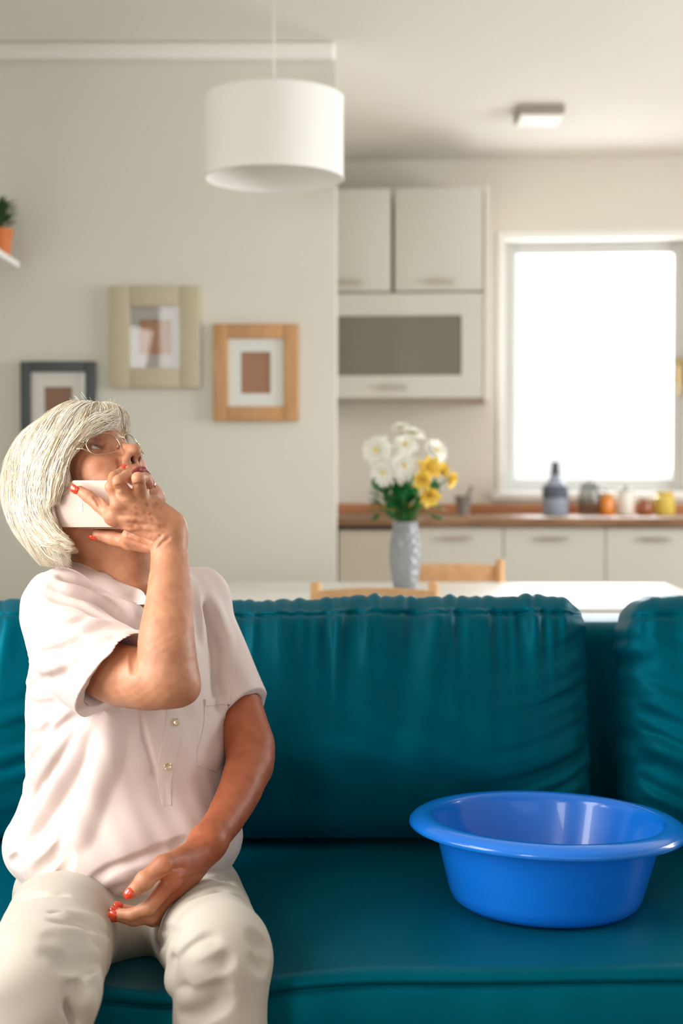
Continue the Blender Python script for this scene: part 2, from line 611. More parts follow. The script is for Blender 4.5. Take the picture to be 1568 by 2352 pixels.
def leaves_mesh(lst):
    V, F = [], []
    for (L, Cc, Rr) in lst:
        b = len(V)
        n = len(L)
        V += L + Cc + Rr
        for i in range(n - 1):
            F.append((b + i, b + i + 1, b + n + i + 1, b + n + i))
            F.append((b + n + i, b + n + i + 1, b + 2 * n + i + 1, b + 2 * n + i))
    return V, F


ls = []
for k in range(150):
    a, e = random.random() * 6.283, random.uniform(.1, 1.45)
    d = Vector((math.cos(a) * math.cos(e), math.sin(a) * math.cos(e), math.sin(e)))
    b = Vector((0, 0, .10)) + Vector((d.x * .03, d.y * .03, random.uniform(0, .07)))
    if k % 2:
        d = (d + Vector((0, 0, .6))).normalized()
    ls.append(leaf_verts(b, d, random.uniform(.03, .05), .006, .012))
V, F = leaves_mesh(ls)
f = mesh_obj('foliage', V, F, mat('succulent_green', (52, 84, 38), .6, noise=.3, nscale=40), o)
w = MB()
for k in range(14):
    a = k * 2.4
    w.tube([(0.01 * math.cos(a), .01 * math.sin(a), .075), (.02 * math.cos(a), .02 * math.sin(a), .12), (.028 * math.cos(a), .028 * math.sin(a), .16)], .0018, 5)
w.build('stem', mat('stem_green', (80, 100, 50), .7), o, True)

# ---------------- dining table ----------------
ZT = .75
TY = 4.02
m_table = mat('white_table_top', (240, 238, 232), .3)
tc_ = W(784, 1337, 4.45)
o = empty('dining_table', (.22, TY, 0), 'white rectangular dining table behind the sofa', 'table', rz=R_(-1.0))
hx, hy = .78, .41
autosmooth(MB().box(-hx, hx, -hy, hy, ZT - .03, ZT, .004).build('tabletop', m_table, o))
w = MB()
for s in (-1, 1):
    w.box(-hx + .08, hx - .08, s * (hy - .09) - .01, s * (hy - .09) + .01, ZT - .10, ZT - .03)
    w.box(s * (hx - .09) - .01, s * (hx - .09) + .01, -hy + .08, hy - .08, ZT - .10, ZT - .03)
w.build('apron', m_white, o)
for sx in (-1, 1):
    for sy in (-1, 1):
        autosmooth(MB().box(sx * (hx - .09) - .028, sx * (hx - .09) + .028, sy * (hy - .09) - .028, sy * (hy - .09) + .028, 0.001, ZT - .031, .006).build('leg', m_white, o))


# ---------------- chairs ----------------
m_pine = wood('light_pine', (222, 170, 118), (236, 188, 138), 5, (4, 4, 4), .45)


def chair(x, y, rz, label, hw=.155, ztop=.815):
    o = empty('dining_chair', (x, y, 0), label, 'chair', rz=rz)
    # backrest at local y = 0, seat towards +y
    def post(s):
        w = MB()
        pts = [(s * hw, .03, .002), (s * hw, .01, .25), (s * hw, 0, .45), (s * hw, -.012, .62), (s * hw, -.03, ztop)]
        w.tube(pts, [.014, .016, .017, .016, .0135], 10)
        return w
    for s in (-1, 1):
        post(s).build('back_post', m_pine, o, True)
        MB().tube([(s * hw, .36, .002), (s * hw, .36, .43)], [.014, .017], 10).build('leg', m_pine, o, True)
    for zc, hh in ((ztop - .045, .026), (ztop - .16, .016), (ztop - .25, .016)):
        V, F = [], []
        n = 14
        for i in range(n + 1):
            t = i / n * 2 - 1
            yy = -.026 + (ztop - zc) * .13 + .018 * (t * t - 1) * -1 - .018
            for (dy, dz) in ((-.008, -hh), (.008, -hh), (.008, hh), (-.008, hh)):
                V.append((t * (hw - .004), yy + dy, zc + dz + .006 * (1 - t * t) * (1 if dz > 0 else 0)))
        for i in range(n):
            for k in range(4):
                F.append((i * 4 + k, i * 4 + (k + 1) % 4, (i + 1) * 4 + (k + 1) % 4, (i + 1) * 4 + k))
        F += [(0, 1, 2, 3), (n * 4 + 3, n * 4 + 2, n * 4 + 1, n * 4)]
        autosmooth(mesh_obj('top_rail' if hh > .02 else 'back_slat', V, F, m_pine, o), 50)
    autosmooth(MB().box(-hw - .02, hw + .02, -.005, .39, .43, .452, .008, 3).build('seat', m_pine, o), 50)
    w = MB()
    for s in (-1, 1):
        w.tube([(s * hw, .02, .2), (s * hw, .36, .2)], .009, 8)
    w.tube([(-hw, .19, .2), (hw, .19, .2)], .009, 8)
    w.build('stretcher', m_pine, o, True)
    return o


ca = W(860, 1350, 3.50)
chair(ca[0], 3.53, R_(1), 'light pine dining chair on the near side of the table, right behind the sofa', .145, .822)
cb = W(1031, 1300, 4.62)
chair(cb[0], 4.56, R_(180), 'light pine dining chair on the far side of the table, right of the vase', .162, .812)

# ---------------- vase with flowers ----------------
VC = W(930, 1347, 4.18)
VC[2] = ZT
o = empty('vase', tuple(VC), 'grey ribbed ceramic vase standing on the white table', 'vase')
prof = [(0, .001), (.030, .001), (.034, .004), (.040, .03), (.0455, .07), (.0475, .10), (.046, .13), (.040, .165), (.036, .185), (.0375, .197), (.039, .2), (.036, .2), (.033, .185), (.037, .16), (.042, .10), (.03, .012), (0, .01)]
w = MB().lathe(prof, 96)
for v in w.bm.verts:
    r = math.hypot(v.co.x, v.co.y)
    if r > .034 and .01 < v.co.z < .19:
        a = math.atan2(v.co.y, v.co.x)
vz = w.build('vase_body', None, o, True)
mv = mat('grey_glazed_ceramic', (150, 153, 156), .25)
nt = mv.node_tree
vo = nt.nodes.new('ShaderNodeTexVoronoi')
vo.inputs['Scale'].default_value = 70
tcn = nt.nodes.new('ShaderNodeTexCoord')
bp = nt.nodes.new('ShaderNodeBump')
bp.inputs['Distance'].default_value = .006
bp.inputs['Strength'].default_value = .8
nt.links.new(tcn.outputs['Object'], vo.inputs['Vector'])
nt.links.new(vo.outputs['Distance'], bp.inputs['Height'])
nt.links.new(bp.outputs[0], nt.nodes['Principled BSDF'].inputs['Normal'])
vz.data.materials.append(mv)

m_petw = mat('white_petal', (246, 244, 232), .7, sss=.0)
m_pety = mat('yellow_petal', (255, 216, 100), .65, noise=.1, nscale=60)
m_eye = mat('yellow_flower_centre', (232, 200, 90), .8)
m_leafg = mat('flower_leaf_green', (30, 116, 52), .55, noise=.25, nscale=25)
m_stem = mat('flower_stem_green', (92, 140, 66), .6)


def flower(px, py, D, rpx, face, mp, label, cat='flower', group=None, petals=22, rings=3, bell=False):
    c = Vector(W(px, py, D))
    r = rpx / FPX * D
    f = Vector(face).normalized()
    q = f.to_track_quat('Z', 'Y').to_matrix()
    name = 'yellow_flower' if bell else 'white_flower'
    o = empty(name, tuple(c), label, cat, group)
    ls = []
    for k in range(rings):
        el = (.12, .55, .95)[k] if not bell else (.5, .9, 1.2)[k]
        n = petals - 5 * k if not bell else 7
        for i in range(n):
            a = 2 * math.pi * (i + .5 * k) / n + random.uniform(-.08, .08)
            d = Vector((math.cos(a) * math.cos(el), math.sin(a) * math.cos(el), math.sin(el)))
            rr = r * (1.0, .85, .6)[k]
            ls.append(leaf_verts(q @ (d * r * .12), q @ d, rr * random.uniform(.85, 1.05), rr * (.17 if not bell else .3), rr * .12, q @ Vector((0, 0, 1)), 5))
    V, F = leaves_mesh([([v for v in a], b, c_) for a, b, c_ in ls])
    mesh_obj('petals', V, F, mp, o)
    V, F = [], []
    w = MB().lathe([(0, r * .26), (r * .14, r * .22), (r * .2, r * .1), (r * .12, 0), (0, -r * .02)], 16)
    w.build('flower_centre', m_eye, o, True, M=q.to_4x4())
    # stem runs down into the vase neck
    mth = Vector(VC) + Vector((0, 0, .19)) + (c - Vector(VC)) * .06
    mth.z = VC[2] + .19
    end = Vector(VC) + Vector((random.uniform(-.012, .012), random.uniform(-.012, .012), .05))
    mid = c.lerp(mth, .5) + Vector((0, 0, .01)) - f * .015
    pts = []
    for i in range(9):
        t = i / 8
        pts.append((1 - t) ** 2 * (c - f * r * .1) + 2 * t * (1 - t) * mid + t * t * mth - c)
    pts.append(end - c)
    w = MB().tube(pts, .0022, 6)
    st = w.build('stem', m_stem, o, True)
    return o


T = 4.18
fl = [(866, 1035, T - .05, 38, (-.5, -1, .2), 'white daisy-like flower at the far left of the bouquet'),
      (881, 1087, T - .07, 30, (-.2, -1, .05), 'white daisy-like flower, lowest of the white ones on the left'),
      (928, 1070, T - .08, 33, (0, -1, .1), 'white daisy-like flower facing forward in the middle of the bouquet'),
      (930, 1022, T - .02, 30, (0, -.8, .7), 'white daisy-like flower below the topmost blooms'),
      (921, 985, T + .03, 26, (-.1, -.3, 1), 'white flower at the top of the bouquet, left of the other top one'),
      (952, 998, T + .05, 28, (.3, -.3, 1), 'white flower at the top of the bouquet, leaning right'),
      (1001, 1036, T + .02, 30, (.5, -.6, .5), 'white flower on the right side above the yellow ones')]
for (px, py, D, r, f, lb) in fl:
    flower(px, py, D, r, f, m_petw, lb, petals=20)
fl = [(985, 1078, T - .08, 32, (.2, -1, .4), 'yellow flower, largest and highest of the yellow ones'),
      (971, 1105, T - .09, 26, (-.3, -1, 0), 'yellow flower left of the other yellow ones, beside the white centre bloom'),
      (1012, 1082, T - .02, 24, (.6, -.6, .5), 'yellow flower between the largest and the rightmost one'),
      (1030, 1100, T - .03, 24, (1, -.5, -.2), 'yellow flower pointing out at the right of the bouquet'),
      (985, 1138, T - .08, 30, (.1, -1, -.3), 'yellow flower hanging lowest in the bouquet')]
for (px, py, D, r, f, lb) in fl:
    flower(px, py, D, r, f, m_pety, lb, bell=True)
# leaves of the bouquet
c0 = Vector(VC)
ls = []
stems = MB()
for k in range(120):
    px, py = random.gauss(930, 38), random.gauss(1150, 26)
    if k < 12:
        px, py = [(865, 1110), (870, 1150), (862, 1165), (880, 1170), (1000, 1160), (1010, 1165), (990, 1175), (900, 1120), (885, 1128), (945, 1180), (870, 1120), (1000, 1150)][k]
    px = min(max(px, 862), 1008)
    p = Vector(W(px, min(py, 1185), T + random.uniform(-.08, .07)))
    root = c0 + Vector((0, 0, .2))
    d = (p - root).normalized() + Vector((random.uniform(-.6, .6), random.uniform(-.6, .3), random.uniform(-.5, .3)))
    ls.append(leaf_verts(p - c0 - d.normalized() * .02, d, random.uniform(.035, .055), random.uniform(.010, .016), .01))
    if k % 3 == 0:
        stems.tube([root - c0 - Vector((0, 0, .06)) + Vector((random.uniform(-.01, .01), random.uniform(-.01, .01), 0)), (root + (p - root) * .5 + Vector((0, 0, .01))) - c0, p - c0], .0014, 5)
V, F = leaves_mesh(ls)
lf = mesh_obj('bouquet_foliage', V, F, m_leafg)
lf.location = c0
tag(lf, 'dark and bright green leaves of the bouquet spilling over the vase rim', 'foliage')
stems.build('stem', m_stem, lf, True)

# ---------------- on the worktop ----------------
ZC = .902
KI = KM


def kpos(px, D):
    p = Vector(((px - 784) / FPX * D, D, 0))
    q = KM @ Vector((p.x, D, 0))
    return (p.x, q.y, ZC)


def kthing(name, px, D, label, cat):
    return empty(name, kpos(px, D), label, cat)


def hgt(py, D):
    return W(784, py, D)[2] - ZC


D = 6.36
o = kthing('mortar', 1062, D, 'grey stone mortar with its pestle leaning out, right of the bouquet', 'mortar')
mg = mat('grey_stone', (128, 122, 114), .8, noise=.2, nscale=60)
autosmooth(MB().lathe([(0, .001), (.026, .001), (.028, .008), (.022, .02), (.034, .05), (.040, .085), (.036, .085), (.028, .05), (0, .03)], 32).build('bowl', mg, o), 60)
MB().tube([(-.005, 0, .04), (.02, 0, .09), (.04, 0, .125)], [.009, .007, .01], 10).build('pestle', mg, o, True)
o = kthing('bottle', 1269, D, 'bluish grey bottle with a dark cap, tallest thing on the worktop', 'bottle')
autosmooth(MB().lathe([(0, .001), (.052, .001), (.056, .006), (.056, .11), (.05, .13), (.03, .155), (.022, .17), (.02, .185)], 40).build('bottle_body', mat('blue_grey_plastic', (150, 160, 176), .35), o), 40)
MB().lathe([(.057, .075), (.0575, .078), (.0575, .128), (.052, .13)], 40).build('bottle_label', mat('dark_label', (84, 90, 102), .6), o, True)
autosmooth(MB().lathe([(.0, .236), (.012, .235), (.016, .228), (.018, .2), (.021, .184), (.021, .176), (0, .17)], 24).build('bottle_cap', mat('dark_green_cap', (66, 76, 74), .4), o), 40)
o = kthing('glass_jug', 1345, D, 'clear glass jug with a grey lid between bottle and orange jar', 'jug')
autosmooth(MB().lathe([(0, .001), (.042, .001), (.05, .01), (.052, .07), (.042, .12), (.036, .14), (.034, .14), (.04, .118), (.049, .07), (.046, .012), (0, .006)], 40).build('jug_body', glass_mat('clear_glass', (226, 228, 226), .02), o), 50)
autosmooth(MB().lathe([(0, .158), (.012, .157), (.014, .15), (.032, .147), (.036, .14), (0, .139)], 24).build('lid', mat('grey_lid', (150, 150, 140), .4), o), 40)
MB().tube([(.04, 0, .125), (.07, 0, .115), (.078, 0, .08), (.068, 0, .045), (.05, 0, .04)], .005, 8).build('jug_handle', glass_mat('clear_glass_handle', (215, 218, 216), .02), o, True)


def jar(px, D, r, h, rgb, lidrgb, label, name='jar'):
    o = kthing(name, px, D, label, 'jar')
    autosmooth(MB().lathe([(0, .001), (r * .92, .001), (r, .006), (r, h * .72), (r * .8, h * .82), (r * .74, h * .84), (0, h * .84)], 32).build('jar_body', mat(name + '_fill', rgb, .25, coat=.4), o), 40)
    autosmooth(MB().lathe([(r * .78, h * .80), (r * .82, h * .81), (r * .82, h * .98), (r * .78, h), (0, h)], 32).build('lid', mat(name + '_lid', lidrgb, .4), o), 40)


jar(1384, D, .033, .098, (222, 132, 44), (196, 140, 84), 'small orange jar, left of the white canister')
o = kthing('canister', 1426, D, 'white canister with a small grey knob between two jars', 'canister')
autosmooth(MB().lathe([(0, .001), (.036, .001), (.038, .004), (.038, .105), (.036, .108), (0, .108)], 32).build('canister_body', mat('white_ceramic', (232, 226, 214), .3), o), 40)
autosmooth(MB().lathe([(.037, .1085), (.037, .114), (.012, .12), (.012, .132), (0, .134)], 32).build('lid', mat('grey_green_lid', (140, 140, 120), .4), o), 40)
jar(1469, D, .033, .085, (150, 84, 44), (196, 190, 180), 'small brown jar, between the white canister and the yellow jar')
jar(1513, D, .046, .105, (222, 196, 92), (206, 172, 60), 'wide yellow jar at the right edge of the window')

# ---------------- sofa ----------------
def snoise(x, seed=0, n=6, f0=1.0):
    """smooth 1-d noise, vectorised"""
    r = np.random.default_rng(seed)
    s = np.zeros_like(x, dtype=float)
    for k in range(n):
        s += math.pow(.8, k) * np.sin(x * f0 * (1 + k * .83 + r.random() * .4) + r.random() * 6.28)
    return s / 2.2


def fabric(name, rgb, sheen_rgb):
    m = mat(name, rgb, .40, noise=.10, nscale=9, bump=.2, bscale=900, sheen=.16, sheen_tint=sheen_rgb, spec=.9)
    pb_ = m.node_tree.nodes['Principled BSDF']
    pb_.inputs['Specular Tint'].default_value = (0.0, .50, .72, 1)
    return m


m_teal = fabric('teal_velvet', (0, 76, 92), (0, 160, 200))
m_tealseam = mat('teal_seam', (0, 66, 78), .8)
SX0, SX1 = -1.28, 1.95
SY0, SYB = 1.835, 2.64          # seat front edge / backrest face
ZS = .452


def sag(x, y):
    s = .052 * np.exp(-((x + .33) / .26) ** 2 - ((y - 2.06) / .24) ** 2)
    s += .014 * np.exp(-((x + .20) / .10) ** 2) * np.exp(-((y - 1.86) / .08) ** 2)
    s += .004 * np.exp(-((x - .29) / .17) ** 2 - ((y - 2.12) / .17) ** 2)
    s += .0022 * np.sin(x * 5 + 1) + .0012 * snoise(x * 9 + y * 5, 3)
    return s


so = empty('sofa', (0, 2.3, 0), 'long teal fabric sofa the woman sits on', 'sofa')
so_i = Matrix.Translation((0, -2.3, 0))
NX = 420
xs = np.linspace(SX0, SX1, NX)
prof = []            # (y, z, top weight)
for i in range(60):
    prof.append((SYB + .02 - (SYB + .02 - SY0 - .018) * i / 59, ZS, 1.0))
for i in range(1, 9):
    a = i / 8 * math.pi / 2 * .86
    prof.append((SY0 + .018 - .018 * math.sin(a), ZS - .018 + .018 * math.cos(a), 1.0))
# seam groove then the upright front band
prof += [(SY0 + .0015, ZS - .0185, 1), (SY0 + .006, ZS - .0205, 1), (SY0 + .0065, ZS - .0225, 1), (SY0 + .001, ZS - .0245, 1), (SY0 - .002, ZS - .028, .95)]
for i in range(1, 22):
    t = i / 21
    prof.append((SY0 - .002 - .012 * math.sin(t * math.pi) + 0.004 * t, ZS - .028 - .135 * t, .95 * (1 - t)))
prof += [(SY0 + .05, ZS - .175, 0), (SYB, ZS - .175, 0)]
NP = len(prof)
V = np.zeros((NX, NP, 3))
for j, (y, z, wt) in enumerate(prof):
    V[:, j, 0] = xs
    V[:, j, 1] = y + (.0015 * snoise(xs * 14, 5) if z < ZS - .02 else 0)
    V[:, j, 2] = z - wt * sag(xs, np.full(NX, y))
V = V.reshape(-1, 3)
V[:, 1] -= 2.3
idx = np.arange(NX * NP).reshape(NX, NP)
F = np.stack([idx[:-1, :-1].ravel(), idx[:-1, 1:].ravel(), idx[1:, 1:].ravel(), idx[1:, :-1].ravel()], 1)
mesh_obj('seat_cushion', V, F, m_teal, so)
w = MB().box(SX0, SX1, SY0 + .03, SYB + .24, .10, ZS - .176, .012, 3)
autosmooth(w.build('base_frame', m_teal, so, M=so_i))
w = MB().box(SX0, SX1, SYB, SYB + .22, ZS - .17, .815, .035, 5)
autosmooth(w.build('backrest', m_teal, so, M=so_i), 60)
m_leg = wood('sofa_leg_wood', (120, 80, 50), (140, 96, 62), 8)
for x in (SX0 + .1, SX1 - .1):
    for y in (SY0 + .1, SYB + .14):
        MB().tube([(x, y, .001), (x, y, .10)], [.018, .026], 16).build('leg', m_leg, so, True, M=so_i)


def cushion(x0, x1, label, seed, lean=12, group=None, gath=1.0, zb=.448, ztop=.857, yb=2.392, n=230):
    """boxed loose back cushion; local x width, z height, -y front"""
    w_, h_, t_ = (x1 - x0), (ztop - zb), .175
    r = np.random.default_rng(seed)
    rad = .045
    V, F, off = [], [], 0
    pts = []
    nx, nz, ny = n, int(n * .8), 30

    def panel(A, B, Cc):     # arrays in [-1,1]; gives rounded puffed box
        X = A * w_ / 2
        Y = B * t_ / 2
        Z = Cc * h_ / 2
        rr = np.array([rad * 1.15, .030, rad])
        cx = np.clip(X, -w_ / 2 + rr[0], w_ / 2 - rr[0])
        cy = np.clip(Y, -t_ / 2 + rr[1], t_ / 2 - rr[1])
        cz = np.clip(Z, -h_ / 2 + rr[2], h_ / 2 - rr[2])
        dx, dy, dz = (X - cx) / rr[0], (Y - cy) / rr[1], (Z - cz) / rr[2]
        L = np.sqrt(dx ** 2 + dy ** 2 + dz ** 2) + 1e-9
        m = np.maximum(np.maximum(abs(dx), abs(dy)), abs(dz))
        s = m / L
        s = np.where(m < 1e-6, 0, s)
        px, py, pz = cx + dx * s * rr[0], cy + dy * s * rr[1], cz + dz * s * rr[2]
        # puff of both faces
        fr = np.clip(-py / (t_ / 2 - .004), -1, 1)
        pa, pc_ = px / (w_ / 2), pz / (h_ / 2)
        bul = (1 - np.abs(pa) ** 3.2) * (1 - np.abs(pc_ * 1.0) ** 3.0) * (1.0 + .55 * np.exp(-((pc_ + .25) / .5) ** 2) - .25)
        ff = np.where(fr > 0, fr ** 3, -np.abs(fr) ** 3 * .35)
        py = py - ff * .060 * bul
        # edge sway: top and bottom outline
        edge = np.clip(pc_, 0, 1) ** 4
        # border panels puff out between their two seams
        mid = 1 - np.clip(abs(py) / (t_ / 2), 0, 1) ** 2
        top = np.clip((pc_ - .75) / .25, 0, 1)
        side = np.clip((abs(pa) - .86) / .14, 0, 1)
        pz = pz + top * mid * .012
        px = px + np.sign(pa) * side * mid * .008
        # gathers along the top seam
        g = snoise(px * 62, seed, 5) * .6 + snoise(px * 27 + 2, seed + 1, 4) * .8
        ridge = np.tanh(g * 1.5)
        dtop = (h_ / 2 - pz)
        fro = np.clip(fr, 0, 1) ** 2
        am = np.exp(-np.clip(dtop - .02, 0, 9) / .06) * (1 - np.exp(-np.clip(dtop - .016, 0, 9) / .010))
        loc = .55 + .45 * snoise(px * 8 + 1, seed + 7, 3)
        py = py - fro * am * ridge * .0200 * gath * loc
        # stitched seam just below the top edge
        py = py + fro * .0055 * np.exp(-((dtop - .026) / .0035) ** 2)
        # long soft folds running down from the gathers
        am2 = np.exp(-np.clip(dtop - .02, 0, 9) / .11)
        py = py - fro * am2 * .0130 * snoise((px + .15 * dtop * np.sign(px)) * 30, seed + 2, 4) * gath * np.clip(1 - (abs(pa)) ** 6, 0, 1)
        # the top band puckers
        pz = pz + top * (.0060 * np.abs(snoise(px * 55, seed + 3, 4)) + .007 * snoise(px * 7, seed + 4, 3)) * gath
        py = py + top * mid * .003 * snoise(px * 60, seed + 9)
        # fans of creases from the sides, lower half
        for sgn in (-1, 1):
            ds = w_ / 2 - sgn * px
            q = (pz + .62 * ds - .5 * ds ** 2 * 3)
            fan = snoise(q * 46 + sgn, seed + 5 + sgn, 5)
            low = np.clip(.65 - pc_ * .6, 0, 1)
            amp = np.exp(-ds / .085) * (1 - np.exp(-ds / .012)) * low
            py = py - fro * amp * .0120 * np.tanh(1.6 * fan)
            px = px + sgn * side * .003 * snoise(pz * 50, seed + 11 + sgn) * np.clip(1 - top, 0, 1)
        py = py - fro * .0025 * snoise(px * 9 + pz * 14, seed + 21) * bul
        return np.stack([px, py, pz], -1)

    def grid(na, nb, f):
        nonlocal off
        a = np.linspace(-1, 1, na)
        b = np.linspace(-1, 1, nb)
        A, B = np.meshgrid(a, b, indexing='ij')
        P = f(A, B).reshape(-1, 3)
        ix = np.arange(na * nb).reshape(na, nb) + off
        V.append(P)
        F.append(np.stack([ix[:-1, :-1].ravel(), ix[1:, :-1].ravel(), ix[1:, 1:].ravel(), ix[:-1, 1:].ravel()], 1))
        off += na * nb
    o1 = np.ones
    grid(nx, nz, lambda A, B: panel(A, -o1(A.shape), B))
    grid(nx, nz, lambda A, B: panel(-A, o1(A.shape), B))
    grid(nx, ny, lambda A, B: panel(A, B, o1(A.shape)))
    grid(nx, ny, lambda A, B: panel(-A, B, -o1(A.shape)))
    grid(ny, nz, lambda A, B: panel(o1(A.shape), A, B))
    grid(ny, nz, lambda A, B: panel(-o1(A.shape), -A, B))
    V = np.concatenate(V)
    F = np.concatenate(F)
    o = mesh_obj('back_cushion', V, F, m_teal)
    bm = bmesh.new()
    bm.from_mesh(o.data)
    bmesh.ops.remove_doubles(bm, verts=bm.verts[:], dist=.0008)
    bmesh.ops.recalc_face_normals(bm, faces=bm.faces[:])
    bm.to_mesh(o.data)
    bm.free()
    o.data.polygons.foreach_set('use_smooth', np.ones(len(o.data.polygons), dtype=bool))
    tag(o, label, 'cushion', group)
    # piped seam on the front edge
    pts = []
    aa = [(t, 1.0) for t in np.linspace(-1, 1, 90)] + [(1.0, t) for t in np.linspace(1, -1, 60)[1:]] + [(t, -1.0) for t in np.linspace(1, -1, 90)[1:]] + [(-1.0, t) for t in np.linspace(-1, 1, 60)[1:-1]]
    A = np.array([p[0] for p in aa])
    Cz = np.array([p[1] for p in aa])
    P = panel(A * .985, -np.full(len(aa), .97), np.where(Cz > .99, .88, Cz * .985))
    MB().tube([tuple(p) for p in P], .0022, 6, True).build('piping', m_teal, o, True)
    o.location = ((x0 + x1) / 2, yb + t_ / 2 + math.sin(R_(lean)) * h_ / 2 + .012, zb + h_ / 2 * math.cos(R_(lean)) + .006)
    o.rotation_euler = (-R_(lean), 0, 0)
    return o


grp = 'loose back cushions of the sofa'
cushion(-.455, .427, 'teal back cushion in the middle, between the woman and the blue basin', 11, group=None)
cushion(-1.27, -.47, 'teal back cushion at the left edge, mostly behind the woman', 23, ztop=.858, n=110)
cushion(.505, 1.40, 'teal back cushion cut off by the right edge of the photo', 37, gath=.6, lean=8, n=110)

# ---------------- the blue basin ----------------
m_blue = mat('blue_plastic', (18, 122, 230), .22, coat=.4, sss=.4)
m_blue.node_tree.nodes['Principled BSDF'].inputs['Subsurface Radius'].default_value = (.2, .6, 1.0)
m_blue.node_tree.nodes['Principled BSDF'].inputs['Subsurface Scale'].default_value = .02
prof = [(0, .000), (.118, .000), (.130, .003), (.140, .012), (.145, .024), (.1705, .120), (.1715, .123), (.178, .1255), (.192, .1250), (.2005, .121), (.2050, .116), (.2070, .1180),
        (.2062, .123), (.202, .1275), (.195, .1315), (.187, .1335), (.178, .1335), (.1715, .131), (.1685, .1265), (.1665, .120), (.1415, .026), (.136, .015), (.126, .0065), (.115, .004), (0, .004)]
w = MB().lathe(prof, 160)
ba = autosmooth(w.build('basin', m_blue), 55)
bp0 = W(1252, 1905, 2.12)
ba.location = (bp0[0], 2.12, ZS - .0045)
ba.rotation_euler = (R_(-1.3), R_(1.4), 0)
tag(ba, 'round blue plastic basin with a wide rolled rim standing on the teal sofa seat', 'basin')

# ---------------- sculpting with distance fields ----------------
import openvdb
BIG = 0.05


def smin(a, b, k):
    if k <= 0:
        return np.minimum(a, b)
    h = np.maximum(k - np.abs(a - b), 0) / k
    return np.minimum(a, b) - h * h * (k * .25)


def smax(a, b, k):
    return -smin(-a, -b, k)


class cap:
    def __init__(s, a, b, ra, rb=None):
        s.a, s.b = np.array(a, float), np.array(b, float)
        s.ra, s.rb = ra, ra if rb is None else rb
        R = max(s.ra, s.rb)
        s.lo, s.hi = np.minimum(s.a, s.b) - R, np.maximum(s.a, s.b) + R

    def f(s, X, Y, Z):
        ba = s.b - s.a
        L = float(ba @ ba) + 1e-12
        h = np.clip(((X - s.a[0]) * ba[0] + (Y - s.a[1]) * ba[1] + (Z - s.a[2]) * ba[2]) / L, 0, 1)
        return np.sqrt((X - s.a[0] - h * ba[0]) ** 2 + (Y - s.a[1] - h * ba[1]) ** 2 + (Z - s.a[2] - h * ba[2]) ** 2) - (s.ra + (s.rb - s.ra) * h)


class ell:
    def __init__(s, c, r, R=None):
        s.c, s.r = np.array(c, float), np.array(r, float)
        s.R = np.eye(3) if R is None else np.array(R, float)     # rows are the axes
        e = np.sqrt(((s.R * s.r[:, None]) ** 2).sum(0))
        s.lo, s.hi = s.c - e, s.c + e

    def f(s, X, Y, Z):
        x, y, z = X - s.c[0], Y - s.c[1], Z - s.c[2]
        q = [x * s.R[i, 0] + y * s.R[i, 1] + z * s.R[i, 2] for i in range(3)]
        k0 = np.sqrt((q[0] / s.r[0]) ** 2 + (q[1] / s.r[1]) ** 2 + (q[2] / s.r[2]) ** 2)
        k1 = np.sqrt((q[0] / s.r[0] ** 2) ** 2 + (q[1] / s.r[1] ** 2) ** 2 + (q[2] / s.r[2] ** 2) ** 2) + 1e-9
        return k0 * (k0 - 1) / k1


class group:
    """several solids blended among themselves first"""

    def __init__(s, items):
        s.items = items
        s.lo = np.min([p.lo for p, k in items], 0)
        s.hi = np.max([p.hi for p, k in items], 0)

    def f(s, X, Y, Z):
        d = None
        for p, k in s.items:
            e = p.f(X, Y, Z)
            d = e if d is None else smin(d, e, k)
        return d


def chain(pts, rs, k=.006):
    return group([(cap(pts[i], pts[i + 1], rs[i], rs[i + 1]), k) for i in range(len(pts) - 1)])


def schain(pts, rs, n=7):
    """smooth tapering limb through the given points"""
    P, Rr = [], []
    m = len(pts)
    for i in range(m - 1):
        q = [np.append(pts[j], rs[j]) for j in (max(i - 1, 0), i, i + 1, min(i + 2, m - 1))]
        for t in np.linspace(0, 1, n, endpoint=False):
            v = .5 * ((2 * q[1]) + (-q[0] + q[2]) * t + (2 * q[0] - 5 * q[1] + 4 * q[2] - q[3]) * t * t + (-q[0] + 3 * q[1] - 3 * q[2] + q[3]) * t ** 3)
            P.append(v[:3])
            Rr.append(v[3])
    P.append(np.array(pts[-1]))
    Rr.append(rs[-1])
    return group([(cap(P[i], P[i + 1], Rr[i], Rr[i + 1]), .002) for i in range(len(P) - 1)])


